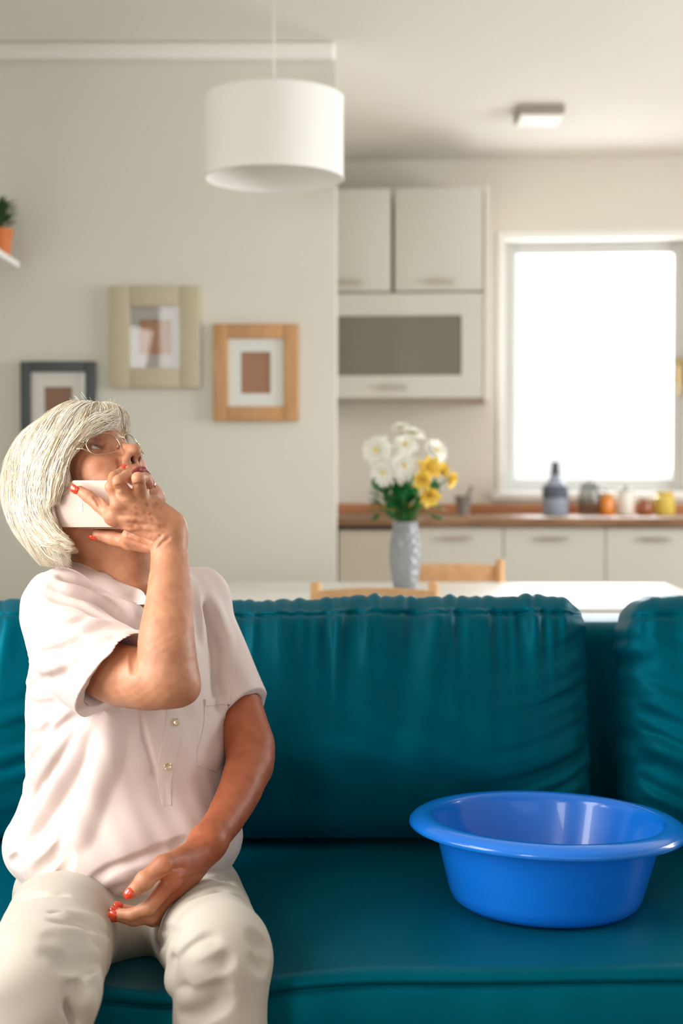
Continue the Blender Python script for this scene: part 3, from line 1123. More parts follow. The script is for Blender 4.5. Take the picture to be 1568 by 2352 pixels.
class Field:
    def __init__(s, lo, hi, h):
        s.lo, s.h = np.array(lo, float), h
        s.n = np.ceil((np.array(hi) - s.lo) / h).astype(int) + 1
        s.a = np.full(s.n, BIG, np.float32)

    def win(s, lo, hi, pad):
        i0 = np.clip(np.floor((lo - pad - s.lo) / s.h).astype(int), 0, s.n)
        i1 = np.clip(np.ceil((hi + pad - s.lo) / s.h).astype(int) + 1, 0, s.n)
        if np.any(i1 <= i0):
            return None
        ax = [(s.lo[k] + s.h * np.arange(i0[k], i1[k])).astype(np.float32) for k in range(3)]
        return tuple(slice(a, b) for a, b in zip(i0, i1)), ax[0][:, None, None], ax[1][None, :, None], ax[2][None, None, :]

    def add(s, p, k=.0, grow=0.0):
        w = s.win(p.lo, p.hi, .02 + k + grow)
        if w:
            sl, X, Y, Z = w
            s.a[sl] = smin(s.a[sl], p.f(X, Y, Z).astype(np.float32) - grow, k)
        return s

    def sub(s, p, k=.0):
        w = s.win(p.lo, p.hi, .012 + k)
        if w:
            sl, X, Y, Z = w
            s.a[sl] = smax(s.a[sl], -p.f(X, Y, Z).astype(np.float32), k)
        return s

    def warp(s, fn, lo=None, hi=None):
        lo = s.lo if lo is None else np.array(lo)
        hi = s.lo + s.n * s.h if hi is None else np.array(hi)
        w = s.win(lo, hi, 0)
        sl, X, Y, Z = w
        # only near the surface
        A = s.a[sl]
        m = np.abs(A) < .035
        I = np.nonzero(m)
        A[m] += fn(X[I[0], 0, 0], Y[0, I[1], 0], Z[0, 0, I[2]]).astype(np.float32)
        return s

    def at(s, P):
        g = np.clip(((np.asarray(P) - s.lo) / s.h), 0, s.n - 1.001)
        i = g.astype(int)
        f = g - i
        a = s.a
        r = 0
        for dx in (0, 1):
            for dy in (0, 1):
                for dz in (0, 1):
                    r = r + a[tuple((i + np.array([dx, dy, dz])).T)] * np.prod(np.where([dx, dy, dz], f, 1 - f), -1)
        return r

    def grad(s, P):
        P = np.asarray(P, float)
        e = s.h
        g = np.array([s.at((P + e * v)[None])[0] - s.at((P - e * v)[None])[0] for v in np.eye(3)])
        return g / (np.linalg.norm(g) + 1e-9)

    def hit(s, px, py, d0=1.5, d1=2.5):
        """first surface point on the line of sight through (px, py)"""
        D = np.arange(d0, d1, s.h * .5)
        a, b = W(px, py, 1.0), W(px, py, 2.0)
        P = a + (D[:, None] - 1) * (b - a)
        v = s.at(P)
        k = np.nonzero(v < 0)[0]
        if len(k) == 0:
            k = [int(np.argmin(v))]
        p = P[k[0]]
        return p, s.grad(p)

    def poly(s):
        g = openvdb.FloatGrid(BIG)
        g.copyFromArray(s.a)
        try:
            pts, tris, quads = g.convertToPolygons(isovalue=0.0, adaptivity=0.0)
        except TypeError:
            pts, tris, quads = g.convertToPolygons(0.0, 0.0)
        pts = np.asarray(pts) * s.h + s.lo
        return pts, np.asarray(quads)[:, ::-1]


def ridge(F, path, r=.008, amp=.003, k=.008, lift=0, d0=1.5):
    P = []
    for i in range(len(path) - 1):
        for t in np.linspace(0, 1, 6)[:-1]:
            P.append((path[i][0] * (1 - t) + path[i + 1][0] * t, path[i][1] * (1 - t) + path[i + 1][1] * t))
    P.append(path[-1])
    n = len(P)
    H = [F.hit(p[0], p[1], d0) for p in P]
    C = []
    for i, (p, nn) in enumerate(H):
        e = math.sin(math.pi * (i + .5) / n) ** .6
        C.append(p - nn * (abs(r) - amp * e) if amp > 0 else p + nn * (abs(r) + amp * e))
    for a, b in zip(C[:-1], C[1:]):
        if np.linalg.norm(a - b) > .05:
            continue
        if amp > 0:
            F.add(cap(a, b, r), k)
        else:
            F.sub(cap(a, b, r), k)


def subdiv_smooth_mesh(name, F, mt, parent=None, smooth_it=1):
    pts, quads = F.poly()
    o = mesh_obj(name, pts, quads, mt, parent)
    return o

# ---------------- the woman ----------------
def yawR(deg):
    c, s_ = math.cos(R_(deg)), math.sin(R_(deg))
    return np.array([[c, s_, 0], [-s_, c, 0], [0, 0, 1]])   # rows: lateral, depth, up


# head frame
HY, HP = 32, 45
Fv = np.array([math.cos(R_(HY)) * math.cos(R_(HP)), -math.sin(R_(HY)) * math.cos(R_(HP)), math.sin(R_(HP))])
Uv = np.array([-math.cos(R_(HY)) * math.sin(R_(HP)), math.sin(R_(HY)) * math.sin(R_(HP)), math.cos(R_(HP))])
Lv = np.cross(Uv, Fv)
HR = np.stack([Lv, Fv, Uv])
EO = W(249, 1035, 2.125)
HS = 1.05          # overall size of the head


def H(l, f, u):
    return EO + HS * (l * Lv + f * Fv + u * Uv)


def hell(l, f, u, r):
    return ell(H(l, f, u), [x * HS for x in r], HR)


def hcap(a, b, ra, rb=None):
    return cap(H(*a), H(*b), ra * HS, None if rb is None else rb * HS)


B = Field((-.66, 1.78, .44), (.02, 2.44, 1.26), .0016 if not globals().get('QUICK') else .0026)
# torso under the blouse
B.add(ell(W(285, 1520, 2.19), (.128, .088, .17), yawR(38)))
B.add(ell(W(282, 1800, 2.16), (.135, .105, .17), yawR(32)), .05)
B.add(ell(W(290, 1985, 2.13), (.155, .115, .10), yawR(22)), .05)
B.add(cap(W(140, 1408, 2.09), W(452, 1396, 2.27), .040), .03)
B.add(cap(W(250, 1330, 2.20), W(170, 1385, 2.12), .036), .03)
B.add(cap(W(262, 1330, 2.20), W(420, 1370, 2.26), .034), .03)
# neck
B.add(cap(H(0, -.078, -.045), W(262, 1345, 2.19), .054, .056), .02)
B.add(cap(H(0, -.035, -.085), W(300, 1350, 2.15), .030, .034), .03)
B.add(cap(H(-.045, -.095, -.05), W(322, 1372, 2.13), .011, .010), .022)    # neck tendon
# head
Hd = group([
    (hell(0, -.075, .032, (.070, .090, .080)), 0),
    (hell(0, -.028, .040, (.056, .042, .048)), .03),
    (hell(0, -.028, -.040, (.054, .046, .062)), .03),
    (hcap((.046, -.065, -.060), (.014, .002, -.099), .017, .014), .02),
    (hcap((-.046, -.065, -.060), (-.014, .002, -.099), .017, .014), .02),
    (hell(0, .006, -.099, (.020, .017, .0165)), .016),
    (hell(.036, -.010, -.028, (.021, .019, .017)), .018),
    (hell(-.036, -.010, -.028, (.021, .019, .017)), .018),
    (hell(.034, -.018, -.058, (.019, .019, .021)), .018),
    (hell(-.034, -.018, -.058, (.019, .019, .021)), .018),
    (hell(0, .004, -.068, (.026, .019, .022)), .018),
    (hcap((-.044, -.006, .018), (-.012, .006, .017), .0085), .012),
    (hcap((.044, -.006, .018), (.012, .006, .017), .0085), .012),
    (hcap((0, .004, .020), (0, .010, .006), .008), .012)])
B.add(Hd, .018)
for s_ in (-1, 1):
    B.sub(ell(H(s_ * .031, .0105, .001), (.015, .012, .0115), HR), .010)
# eyelids: a shell round each eyeball, open in front
for s_ in (-1, 1):
    B.add(hell(s_ * .031, -.004, .0005, (.0145, .0140, .0130)), .004)
    B.sub(hell(s_ * .031, .012, -.0005, (.0115, .010, .0040)), .0025)
    B.sub(hcap((s_ * .019, .010, .0085), (s_ * .044, .003, .0075), .0012), .002)
    B.sub(hcap((s_ * .019, .009, -.0115), (s_ * .042, .004, -.0130), .0010), .003)
# nose
B.add(group([(hcap((0, .007, .006), (0, .0300, -.030), .0062, .0082), 0),
             (hell(0, .0330, -.0350, (.0098, .0095, .0088)), .008),
             (hell(.0110, .0205, -.0385, (.0068, .0110, .0070)), .006),
             (hell(-.0110, .0205, -.0385, (.0068, .0110, .0070)), .006),
             (hcap((0, .0290, -.0415), (0, .0165, -.0480), .0044, .0045), .004)]), .010)
for s_ in (-1, 1):
    B.sub(hcap((s_ * .0064, .0280, -.0450), (s_ * .0060, .018, -.034), .0036, .0026), .002)
    B.sub(hcap((s_ * .0190, .018, -.032), (s_ * .0190, .013, -.043), .0012), .004)
# lips, slightly parted
B.add(group([(hcap((-.021, 0.0130, -.0655), (-.006, 0.0220, -.0610), .0030, .0042), 0),
             (hcap((-.006, 0.0220, -.0610), (.006, 0.0220, -.0610), .0042), .003),
             (hcap((.006, 0.0220, -.0610), (.021, 0.0130, -.0655), .0042, .0030), .003)]), .004)
B.add(group([(hcap((-.020, 0.0125, -.0680), (-.006, 0.0200, -.0715), .0030, .0048), 0),
             (hcap((-.006, 0.0200, -.0715), (.006, 0.0200, -.0715), .0048), .003),
             (hcap((.006, 0.0200, -.0715), (.020, 0.0125, -.0680), .0048, .0030), .003)]), .004)
B.sub(group([(hcap((-.020, 0.0165, -.0665), (0, 0.0285, -.0660), .0011, .0020), 0), (hcap((0, 0.0285, -.0660), (.020, 0.0165, -.0665), .0020, .0011), 0)]), .0012)
B.sub(hcap((-.014, 0.0200, -.0815), (.014, 0.0200, -.0815), .0040), .008)
for s_ in (-1, 1):     # folds from nose to mouth, cheek line
    B.sub(group([(hcap((s_ * .021, .0135, -.038), (s_ * .029, .0085, -.058), .0012), 0), (hcap((s_ * .029, .0085, -.058), (s_ * .030, .003, -.072), .0012, .0008), 0)]), .007)
    B.sub(hcap((s_ * .026, .0055, -.076), (s_ * .028, -.001, -.090), .0010), .006)
# ears
for s_ in (-1, 1):
    B.add(hell(s_ * .072, -.093, -.010, (.008, .017, .030)), .006)
    B.sub(hell(s_ * .0815, -.089, -.008, (.006, .009, .017)), .004)
    B.add(hell(s_ * .071, -.086, -.036, (.006, .008, .010)), .005)

# the phone presses against cheek and ear
PHA, PHB, PHC = W(120, 1214, 2.074), W(344, 1214, 2.044), W(124, 1103, 2.068)
pn_ = np.cross(PHB - PHA, PHC - PHA)
pn_ /= np.linalg.norm(pn_)
if pn_[1] > 0:
    pn_ = -pn_


class pslab:
    def __init__(s):
        q = np.array([PHA, PHB, PHC, PHB + PHC - PHA])
        s.lo, s.hi = q.min(0) - .06 * np.array([0, 1, 0]), q.max(0) + .01

    def f(s, X, Y, Z):
        d = -((X - PHA[0]) * pn_[0] + (Y - PHA[1]) * pn_[1] + (Z - PHA[2]) * pn_[2]) - .0045
        mx = np.maximum(np.maximum(s.lo[0] - X, X - s.hi[0]), np.maximum(s.lo[2] - Z, Z - s.hi[2]))
        return np.maximum(d, mx - .004)


B.sub(pslab(), .006)

# right arm (raised) ----------------------------------------------------------
AD = .015
ra = [W(140, 1415, 2.09), W(235, 1530, 2.00), W(330, 1560, 1.94), W(384, 1560, 1.905 + AD)]
B.add(schain(ra, [.046, .0425, .0415, .038]), .02)
fa = [W(386, 1560, 1.905 + AD), W(382, 1480, 1.915 + AD), W(386, 1400, 1.945 + AD), W(388, 1300, 1.985 + AD), W(385, 1232, 2.005 + AD)]
farm = schain(fa, [.038, .0385, .0325, .0255, .0235])
B.add(farm, .008)
B.add(cap(W(426, 1582, 1.905 + AD), W(408, 1510, 1.925 + AD), .0165, .014), .022)
B.add(cap(W(405, 1400, 1.955 + AD), W(400, 1245, 2.01 + AD), .013, .012), .02)
ridge(B, [(309, 1478), (305, 1510), (307, 1542)], .0035, -.0035, .006)
# palm
hd = .025
wr = W(384, 1222, 2.005 + AD)
mcp = {'i': W(262, 1188, 1.985 + hd), 'm': W(276, 1160, 1.975 + hd), 'r': W(296, 1147, 1.975 + hd), 'p': W(324, 1146, 1.985 + hd)}
palm = group([(cap(wr, mcp['i'], .019, .0125), 0), (cap(wr, mcp['m'], .0200, .0130), .012), (cap(wr, mcp['r'], .0200, .0125), .012), (cap(wr, mcp['p'], .019, .0120), .012),
              (cap(W(372, 1240, 2.02 + AD), W(300, 1232, 2.02 + hd), .018, .013), .014),
              (cap(W(395, 1200, 2.01 + AD), W(350, 1160, 2.0 + hd), .017, .014), .012)])
B.add(palm, .016)
fing_r = {
    'i': ([mcp['i'], W(228, 1160, 2.002 + hd), W(202, 1140, 2.010 + hd), W(183, 1127, 2.016 + hd)], [.0115, .0098, .0086, .0072]),
    'm': ([mcp['m'], W(255, 1118, 1.970 + hd), W(262, 1096, 1.990 + hd), W(281, 1083, 2.012 + hd)], [.0105, .0084, .0078, .0068]),
    'r': ([mcp['r'], W(272, 1106, 1.952 + hd), W(290, 1093, 1.972 + hd), W(304, 1104, 2.005 + hd)], [.0104, .0088, .0076, .0070]),
    'p': ([mcp['p'], W(317, 1099, 1.950 + hd), W(333, 1097, 1.978 + hd), W(343, 1114, 2.010 + hd)], [.0100, .0086, .0072, .0064])}
for k_, (p_, r_) in fing_r.items():
    B.add(chain(p_, r_, .003), .0035 if k_ != 'i' else .005)
    B.add(ell(p_[0] + (p_[0] - wr) * .03 - np.array([0, .006, 0]), (.010, .009, .010)), .008)
thumb_r = [W(352, 1248, 2.03 + AD), W(298, 1244, 2.035 + hd), W(258, 1236, 2.045 + hd), W(224, 1228, 2.050 + hd)]
B.add(chain(thumb_r, [.016, .0120, .0096, .0082], .006), .008)
# tendons of the back of the hand
for k_ in ('i', 'm', 'r'):
    a_ = wr * .35 + mcp[k_] * .65 - np.array([0, .0135, 0])
    B.add(cap(a_, mcp[k_] - np.array([0, .0100, 0]), .0028, .0032), .007)
# wrist and knuckle creases
for pth in ([(345, 1260), (356, 1244), (370, 1230)], [(356, 1266), (372, 1248), (388, 1236)], [(288, 1236), (318, 1248), (342, 1256)], [(300, 1222), (330, 1236), (352, 1246)],
            [(318, 1206), (345, 1222), (362, 1236)], [(266, 1118), (278, 1116), (288, 1119)], [(264, 1126), (276, 1124), (288, 1127)], [(308, 1114), (318, 1112), (328, 1115)],
            [(216, 1140), (224, 1152), (228, 1166)], [(222, 1136), (230, 1148), (235, 1160)]):
    ridge(B, pth, .0016, -.0007, .003)
for pth in ([(372, 1205), (338, 1196), (300, 1192), (278, 1190)], [(375, 1198), (345, 1178), (312, 1160)], [(360, 1215), (330, 1210), (290, 1215)]):
    ridge(B, pth, .0022, .0011, .005)

# left arm ----------------------------------------------------------------------
la = [W(455, 1400, 2.27), W(540, 1610, 2.22), W(572, 1725, 2.165), W(556, 1802, 2.10), W(520, 1874, 2.035), W(480, 1932, 1.968)]
B.add(schain(la, [.042, .0385, .0360, .0325, .0275, .0235]), .02)
B.add(cap(W(586, 1715, 2.175), W(584, 1765, 2.15), .018, .016), .03)
wl = W(474, 1938, 1.965)
ml = {'i': W(397, 2018, 1.885), 'm': W(400, 2042, 1.900), 'r': W(398, 2062, 1.918), 'p': W(402, 2078, 1.938)}
B.add(group([(cap(wl, ml['i'], .0195, .0135), 0), (cap(wl, ml['m'], .0200, .0130), .012), (cap(wl, ml['r'], .0200, .0125), .012), (cap(wl, ml['p'], .0190, .0115), .012)]), .016)
fing_l = {
    'i': ([ml['i'], W(341, 2085, 1.865), W(303, 2101, 1.867), W(273, 2100, 1.872)], [.0120, .0096, .0082, .0068]),
    'm': ([ml['m'], W(346, 2106, 1.885), W(306, 2112, 1.888), W(272, 2106, 1.892)], [.0118, .0096, .0084, .0068]),
    'r': ([ml['r'], W(352, 2112, 1.908), W(312, 2106, 1.910), W(272, 2096, 1.910)], [.0115, .0094, .0082, .0066]),
    'p': ([ml['p'], W(362, 2108, 1.930), W(320, 2096, 1.930), W(280, 2086, 1.924)], [.0105, .0086, .0074, .0062])}
for k_, (p_, r_) in fing_l.items():
    B.add(chain(p_, r_, .004), .0035 if k_ != 'i' else .006)
thumb_l = [W(446, 1962, 1.940), W(374, 1988, 1.872), W(332, 2022, 1.860), W(305, 2048, 1.858)]
B.add(chain(thumb_l, [.0185, .0132, .0112, .0094], .006), .010)
B.add(ell(thumb_l[2], (.0118, .0112, .0118)), .004)
for (x0, y0, x1, y1) in ((352, 2020, 398, 1995), (398, 1995, 420, 1993)):
    q0, q1 = B.hit(x0, y0), B.hit(x1, y1)
    B.sub(cap(q0[0] + q0[1] * .0004, q1[0] + q1[1] * .0004, .0010), .004)
for i_ in range(5):
    q0, q1 = B.hit(412 + i_ * 9, 2020 + i_ * 3), B.hit(455 + i_ * 6, 2008 - i_ * 2)
    B.sub(cap(q0[0] + q0[1] * .0008, q1[0] + q1[1] * .0008, .0010), .003)


def skin_noise(X, Y, Z):
    return .00018 * np.sin(X * 310 + 3 * np.sin(Z * 90)) * np.sin(Z * 270 + 2 * np.sin(Y * 120)) + .0002 * np.sin(X * 120 + Y * 90) * np.sin(Z * 105)


B.warp(skin_noise)

m_skin = mat('skin', (206, 142, 108), .46, sss=.07, spec=.5)
nt = m_skin.node_tree
pb = nt.nodes['Principled BSDF']
at = nt.nodes.new('ShaderNodeAttribute')
at.attribute_name = 'tint'
tcn = nt.nodes.new('ShaderNodeTexCoord')
n1 = nt.nodes.new('ShaderNodeTexNoise')
n1.inputs['Scale'].default_value = 38
n1.inputs['Detail'].default_value = 5
n2 = nt.nodes.new('ShaderNodeTexVoronoi')
n2.inputs['Scale'].default_value = 95
cr = nt.nodes.new('ShaderNodeValToRGB')
cr.color_ramp.elements[0].position, cr.color_ramp.elements[1].position = .3, .7
cr.color_ramp.elements[0].color = (.82, .74, .70, 1)
cr.color_ramp.elements[1].color = (1.10, 1.10, 1.10, 1)
mx = nt.nodes.new('ShaderNodeMix')
mx.data_type = 'RGBA'
mx.blend_type = 'MULTIPLY'
mx.inputs['Factor'].default_value = 1
nt.links.new(tcn.outputs['Object'], n1.inputs['Vector'])
nt.links.new(tcn.outputs['Object'], n2.inputs['Vector'])
nt.links.new(n1.outputs['Fac'], cr.inputs[0])
nt.links.new(at.outputs['Color'], mx.inputs['A'])
nt.links.new(cr.outputs[0], mx.inputs['B'])
nt.links.new(mx.outputs['Result'], pb.inputs['Base Color'])
bp = nt.nodes.new('ShaderNodeBump')
bp.inputs['Strength'].default_value = .22
bp.inputs['Distance'].default_value = .0012
n3 = nt.nodes.new('ShaderNodeTexNoise')
n3.inputs['Scale'].default_value = 420
n3.inputs['Detail'].default_value = 3
nt.links.new(tcn.outputs['Object'], n3.inputs['Vector'])
nt.links.new(n3.outputs['Fac'], bp.inputs['Height'])
nt.links.new(bp.outputs[0], pb.inputs['Normal'])

pts, quads = B.poly()
# legs inside the trousers, coarser, same mesh
ANK_R, ANK_L = np.array([-.40, 1.60, .09]), np.array([-.145, 1.68, .09])
LG = Field((-.75, 1.40, .0), (.10, 2.36, .62), .006)
kr, kl = W(84, 2262, 1.655), W(506, 2192, 1.775)
for (hp, kn, an) in ((W(165, 2095, 2.09), kr, ANK_R), (W(445, 2100, 2.12), kl, ANK_L)):
    LG.add(cap(hp, kn, .060, .044), .02)
    LG.add(cap(kn, an, .040, .028), .02)
    LG.add(cap(an, an + np.array([0, -.13, -.045]), .028, .022), .02)
LG.add(ell(W(290, 2010, 2.13), (.145, .11, .085), yawR(15)), .03)
p2, q2 = LG.poly()
person = mesh_obj('person', np.concatenate([pts, p2]), np.concatenate([quads, q2 + len(pts)]), m_skin)
allp = np.concatenate([pts, p2])


def color_attr(o, col):
    me = o.data
    a = me.color_attributes.new('tint', 'FLOAT_COLOR', 'POINT')
    c = np.ones((len(col), 4), np.float32)
    c[:, :3] = col
    a.data.foreach_set('color', c.ravel())


col = np.tile(np.array(lin((198, 140, 106))[:3]), (len(allp), 1))
loc = (allp - EO) @ HR.T / HS


def paint(w, rgb):
    global col
    w = np.clip(w, 0, 1)[:, None]
    col = col * (1 - w) + np.array(lin(rgb)[:3]) * w


# left arm and hand are coloured a deeper orange-brown
dl = np.full(len(allp), 9.0)
for a_, b_ in zip(la[1:-1], la[2:]):
    dl = np.minimum(dl, cap(a_, b_, .03).f(allp[:, 0], allp[:, 1], allp[:, 2]))
for k_ in ml:
    dl = np.minimum(dl, cap(wl, ml[k_], .015).f(allp[:, 0], allp[:, 1], allp[:, 2]))
paint(np.clip(1.3 - dl / .03, 0, 1) * .75, (158, 72, 32))
hx_ = np.linalg.norm((allp - W(310, 1170, 2.0)), axis=1)
# lips, brows, cheeks
ul = np.maximum(0, 1 - ((loc[:, 0] / .022) ** 2 + ((loc[:, 2] + .066) / .0098) ** 2) ** 2) * (loc[:, 1] > .0085)
paint(ul * 1.6, (150, 62, 60))
for s_ in (-1, 1):
    q = ((loc[:, 0] - s_ * .030) / .019) ** 2 + ((loc[:, 2] - .0235 + .10 * (abs(loc[:, 0]) - .03)) / .0040) ** 2
    paint(np.maximum(0, 1 - q) * (loc[:, 1] > -.02) * 1.3, (128, 104, 86))
    q = ((loc[:, 0] - s_ * .036) / .022) ** 2 + ((loc[:, 2] + .034) / .018) ** 2
    paint(np.maximum(0, 1 - q) * (loc[:, 1] > -.02) * .35, (214, 128, 100))
    q = ((loc[:, 0] - s_ * .031) / .017) ** 2 + ((loc[:, 2] - .0005) / .0062) ** 2
    paint(np.maximum(0, 1 - q ** 3) * (loc[:, 1] > .004) * .75, (120, 76, 60))
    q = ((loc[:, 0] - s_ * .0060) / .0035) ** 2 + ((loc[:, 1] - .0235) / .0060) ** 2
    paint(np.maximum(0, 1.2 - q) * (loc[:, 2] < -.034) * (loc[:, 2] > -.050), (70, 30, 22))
# age spots on hand and forearms
for k_ in range(84):
    if k_ < 60:
        c_, n_ = B.hit(random.uniform(275, 380), random.uniform(1150, 1255))
    elif k_ < 72:
        c_, n_ = B.hit(random.uniform(345, 430), random.uniform(1270, 1560))
    else:
        c_, n_ = B.hit(random.uniform(400, 470), random.uniform(1950, 2010))
    d_ = np.linalg.norm(allp - c_, axis=1)
    paint(np.clip(1.4 - d_ / random.uniform(.0012, .0042), 0, 1) * random.uniform(.15, .40) * (1.5 if k_ < 60 else .6), (150, 84, 50))
color_attr(person, col)
tag(person, 'woman with short white-blonde hair, glasses and pale pink blouse, looking up while phoning', 'person')

# eyes
m_eyeb = mat('eye_white', (226, 220, 212), .15, coat=.6)
nt = m_eyeb.node_tree
for s_ in (-1, 1):
    c_ = H(s_ * .031, -.0035, 0)
    w = MB()
    bmesh.ops.create_uvsphere(w.bm, u_segments=32, v_segments=24, radius=.0125)
    e = w.build('eyeball', m_eyeb, person, True, M=Matrix.Translation(Vector(c_)))
    gz = (Fv * .96 + Uv * .18 + Lv * .10)
    gz /= np.linalg.norm(gz)
    q = Vector(gz).to_track_quat('Z', 'Y').to_matrix().to_4x4()
    w = MB().lathe([(0, .01275), (.0022, .01262), (.0058, .0116)], 24)
    ir = w.build('iris', mat('grey_green_iris', (74, 84, 70), .15, coat=1), e, True, M=Matrix.Translation(Vector(c_)) @ q)
    w = MB().lathe([(0, .0129), (.0022, .01275)], 20)
    w.build('pupil', mat('pupil_black', (10, 10, 10), .1, coat=1), e, True, M=Matrix.Translation(Vector(c_)) @ q)

# fingernails
m_nail = mat('orange_red_nail_polish', (220, 64, 30), .15, coat=1.0)


def nail(center, along, normal, ln, wd):
    a = Vector(along).normalized()
    n = Vector(normal)
    n = (n - a * n.dot(a)).normalized()
    s = a.cross(n)
    V, F_ = [], []
    nu, nv = 10, 9
    for i in range(nu):
        u = i / (nu - 1) * 2 - 1
        for j in range(nv):
            v = j / (nv - 1) * 2 - 1
            ww = wd * math.sqrt(max(0.02, 1 - max(0, abs(u) - .25) ** 2 * 1.55))
            V.append(Vector(center) + a * (u * ln) + s * (math.sin(v * 1.15) * ww) + n * (math.cos(v * 1.15) * ww * .85 - ww * .42 - .0012 * u * u))
    for i in range(nu - 1):
        for j in range(nv - 1):
            F_.append((i * nv + j, (i + 1) * nv + j, (i + 1) * nv + j + 1, i * nv + j + 1))
    o = mesh_obj('fingernail', V, F_, m_nail, person)
    md = o.modifiers.new('thick', 'SOLIDIFY')
    md.thickness = .0007
    return o


def tipnail(p_, normal, r, push=.0, ln=.0068, wd=.0056):
    a = p_[-1] - p_[-2]
    a = a / np.linalg.norm(a)
    n = np.array(normal, float)
    n -= a * (n @ a)
    n /= np.linalg.norm(n)
    nail(p_[-1] + a * (.0045 + push) + n * (r * .80), a, n, ln, wd)


cn = np.array([0, -1, 0.0])
tipnail(fing_r['i'][0], (-.35, -1, -.15), .0080, .001, .0085, .0062)
tipnail(fing_r['m'][0], (.1, .1, 1), .0072)
tipnail(fing_r['r'][0], (.5, .2, 1), .0074)
tipnail(fing_r['p'][0], (1, -.2, .6), .0070)
tipnail(thumb_r, (-.1, -.55, -1), .0084, .000, .0075, .0065)
tipnail(thumb_l, (-.15, -1, .35), .0096, -.001, .0078, .0070)
tipnail(fing_l['i'][0], (-.2, -.9, .1), .0068, .002)
tipnail(fing_l['m'][0], (-.3, -.6, -.7), .0068, .002)
tipnail(fing_l['r'][0], (-.5, -.5, .3), .0066, .002)
tipnail(fing_l['p'][0], (-.5, -.5, .6), .0062, .002)

# ---------------- blouse ----------------
m_blouse = mat('pale_pink_viscose', (224, 206, 199), .62, bump=.10, bscale=700, sheen=.25, spec=.35)
m_blouse.node_tree.nodes['Principled BSDF'].inputs['Sheen Roughness'].default_value = .5
BL = Field((-.68, 1.78, .44), (.04, 2.46, 1.06), .0020 if not globals().get('QUICK') else .003)
BL.add(ell(W(285, 1530, 2.19), (.150, .112, .185), yawR(38)))
BL.add(ell(W(292, 1760, 2.165), (.156, .128, .19), yawR(32)), .06)
BL.add(ell(W(286, 1935, 2.125), (.178, .140, .088), yawR(20)), .05)
BL.add(cap(W(142, 1402, 2.09), W(452, 1384, 2.27), .046), .04)
BL.add(cap(W(205, 1338, 2.17), W(128, 1385, 2.11), .028, .043), .03)
BL.add(cap(W(330, 1360, 2.25), W(450, 1372, 2.27), .030, .045), .03)
BL.add(cap(W(255, 1372, 2.205), W(282, 1440, 2.18), .070, .080), .03)
# sleeves
sR = [W(134, 1404, 2.09), W(175, 1490, 2.04), W(262, 1552, 1.985), W(312, 1568, 1.955)]

sL = [W(454, 1388, 2.27), W(500, 1500, 2.245), W(545, 1625, 2.212), W(562, 1680, 2.195)]



def halfspace_cut(F_, p, n, lo, hi, k=.002):
    n = np.array(n, float)
    n /= np.linalg.norm(n)
    w_ = F_.win(np.array(lo), np.array(hi), 0)
    sl, X, Y, Z = w_
    d = ((X - p[0]) * n[0] + (Y - p[1]) * n[1] + (Z - p[2]) * n[2]).astype(np.float32)
    F_.a[sl] = smax(F_.a[sl], d, k)


class cut_cap(cap):
    """part of a capsule beyond a plane"""
    def __init__(s, a, b, ra, rb, p, n):
        super().__init__(a, b, ra, rb)
        s.p, s.nn = np.array(p), np.array(n, float) / np.linalg.norm(n)

    def f(s, X, Y, Z):
        d = super().f(X, Y, Z)
        q = -((X - s.p[0]) * s.nn[0] + (Y - s.p[1]) * s.nn[1] + (Z - s.p[2]) * s.nn[2])
        return np.maximum(d, q)


# hem planes through points seen on each sleeve opening
def plane(a, b, c):
    n = np.cross(b - a, c - a)
    return n / np.linalg.norm(n)


hA, hB, hC = W(334, 1466, 1.96), W(190, 1640, 1.985), W(228, 1532, 1.912)
nR = plane(hA, hB, hC)
if nR @ (W(400, 1575, 1.92) - W(150, 1430, 2.09)) < 0:
    nR = -nR
def sleeve(ch, p, n, hollow, k):
    S = Field(BL.lo, BL.lo + (BL.n - 1) * BL.h, BL.h)
    S.a = np.full(BL.n, BIG, np.float32)
    S.add(ch)
    halfspace_cut(S, p, n, ch.lo - .03, ch.hi + .03, .0015)
    S.sub(cap(*hollow), .002)
    BL.a = smin(BL.a, S.a, k)


sleeve(schain(sR, [.052, .066, .0705, .0715]), (hA + hB + hC) / 3, nR, (W(240, 1548, 1.995), W(330, 1574, 1.94), .050, .071), .022)
nL = W(578, 1700, 2.18) - W(540, 1600, 2.22)
hL = W(558, 1636, 2.21)
sleeve(schain(sL, [.046, .0470, .0490, .0490]), hL, nL / np.linalg.norm(nL) + np.array([.35, 0, 0.15]), (W(543, 1612, 2.215), W(562, 1680, 2.195), .037, .0475), .018)
# bottom opening and neck opening
BL.sub(ell(W(288, 2058, 2.13), (.160, .124, .050), yawR(20)), .004)
BL.sub(cap(W(240, 1200, 2.18), W(268, 1322, 2.175), .060, .064), .004)
NV = W(338, 1392, 2.11)
BL.sub(cap(W(285, 1300, 2.155), W(322, 1352, 2.112), .046, .026), .010)
BL.sub(cap(W(322, 1340, 2.10), NV, .022, .007), .006)

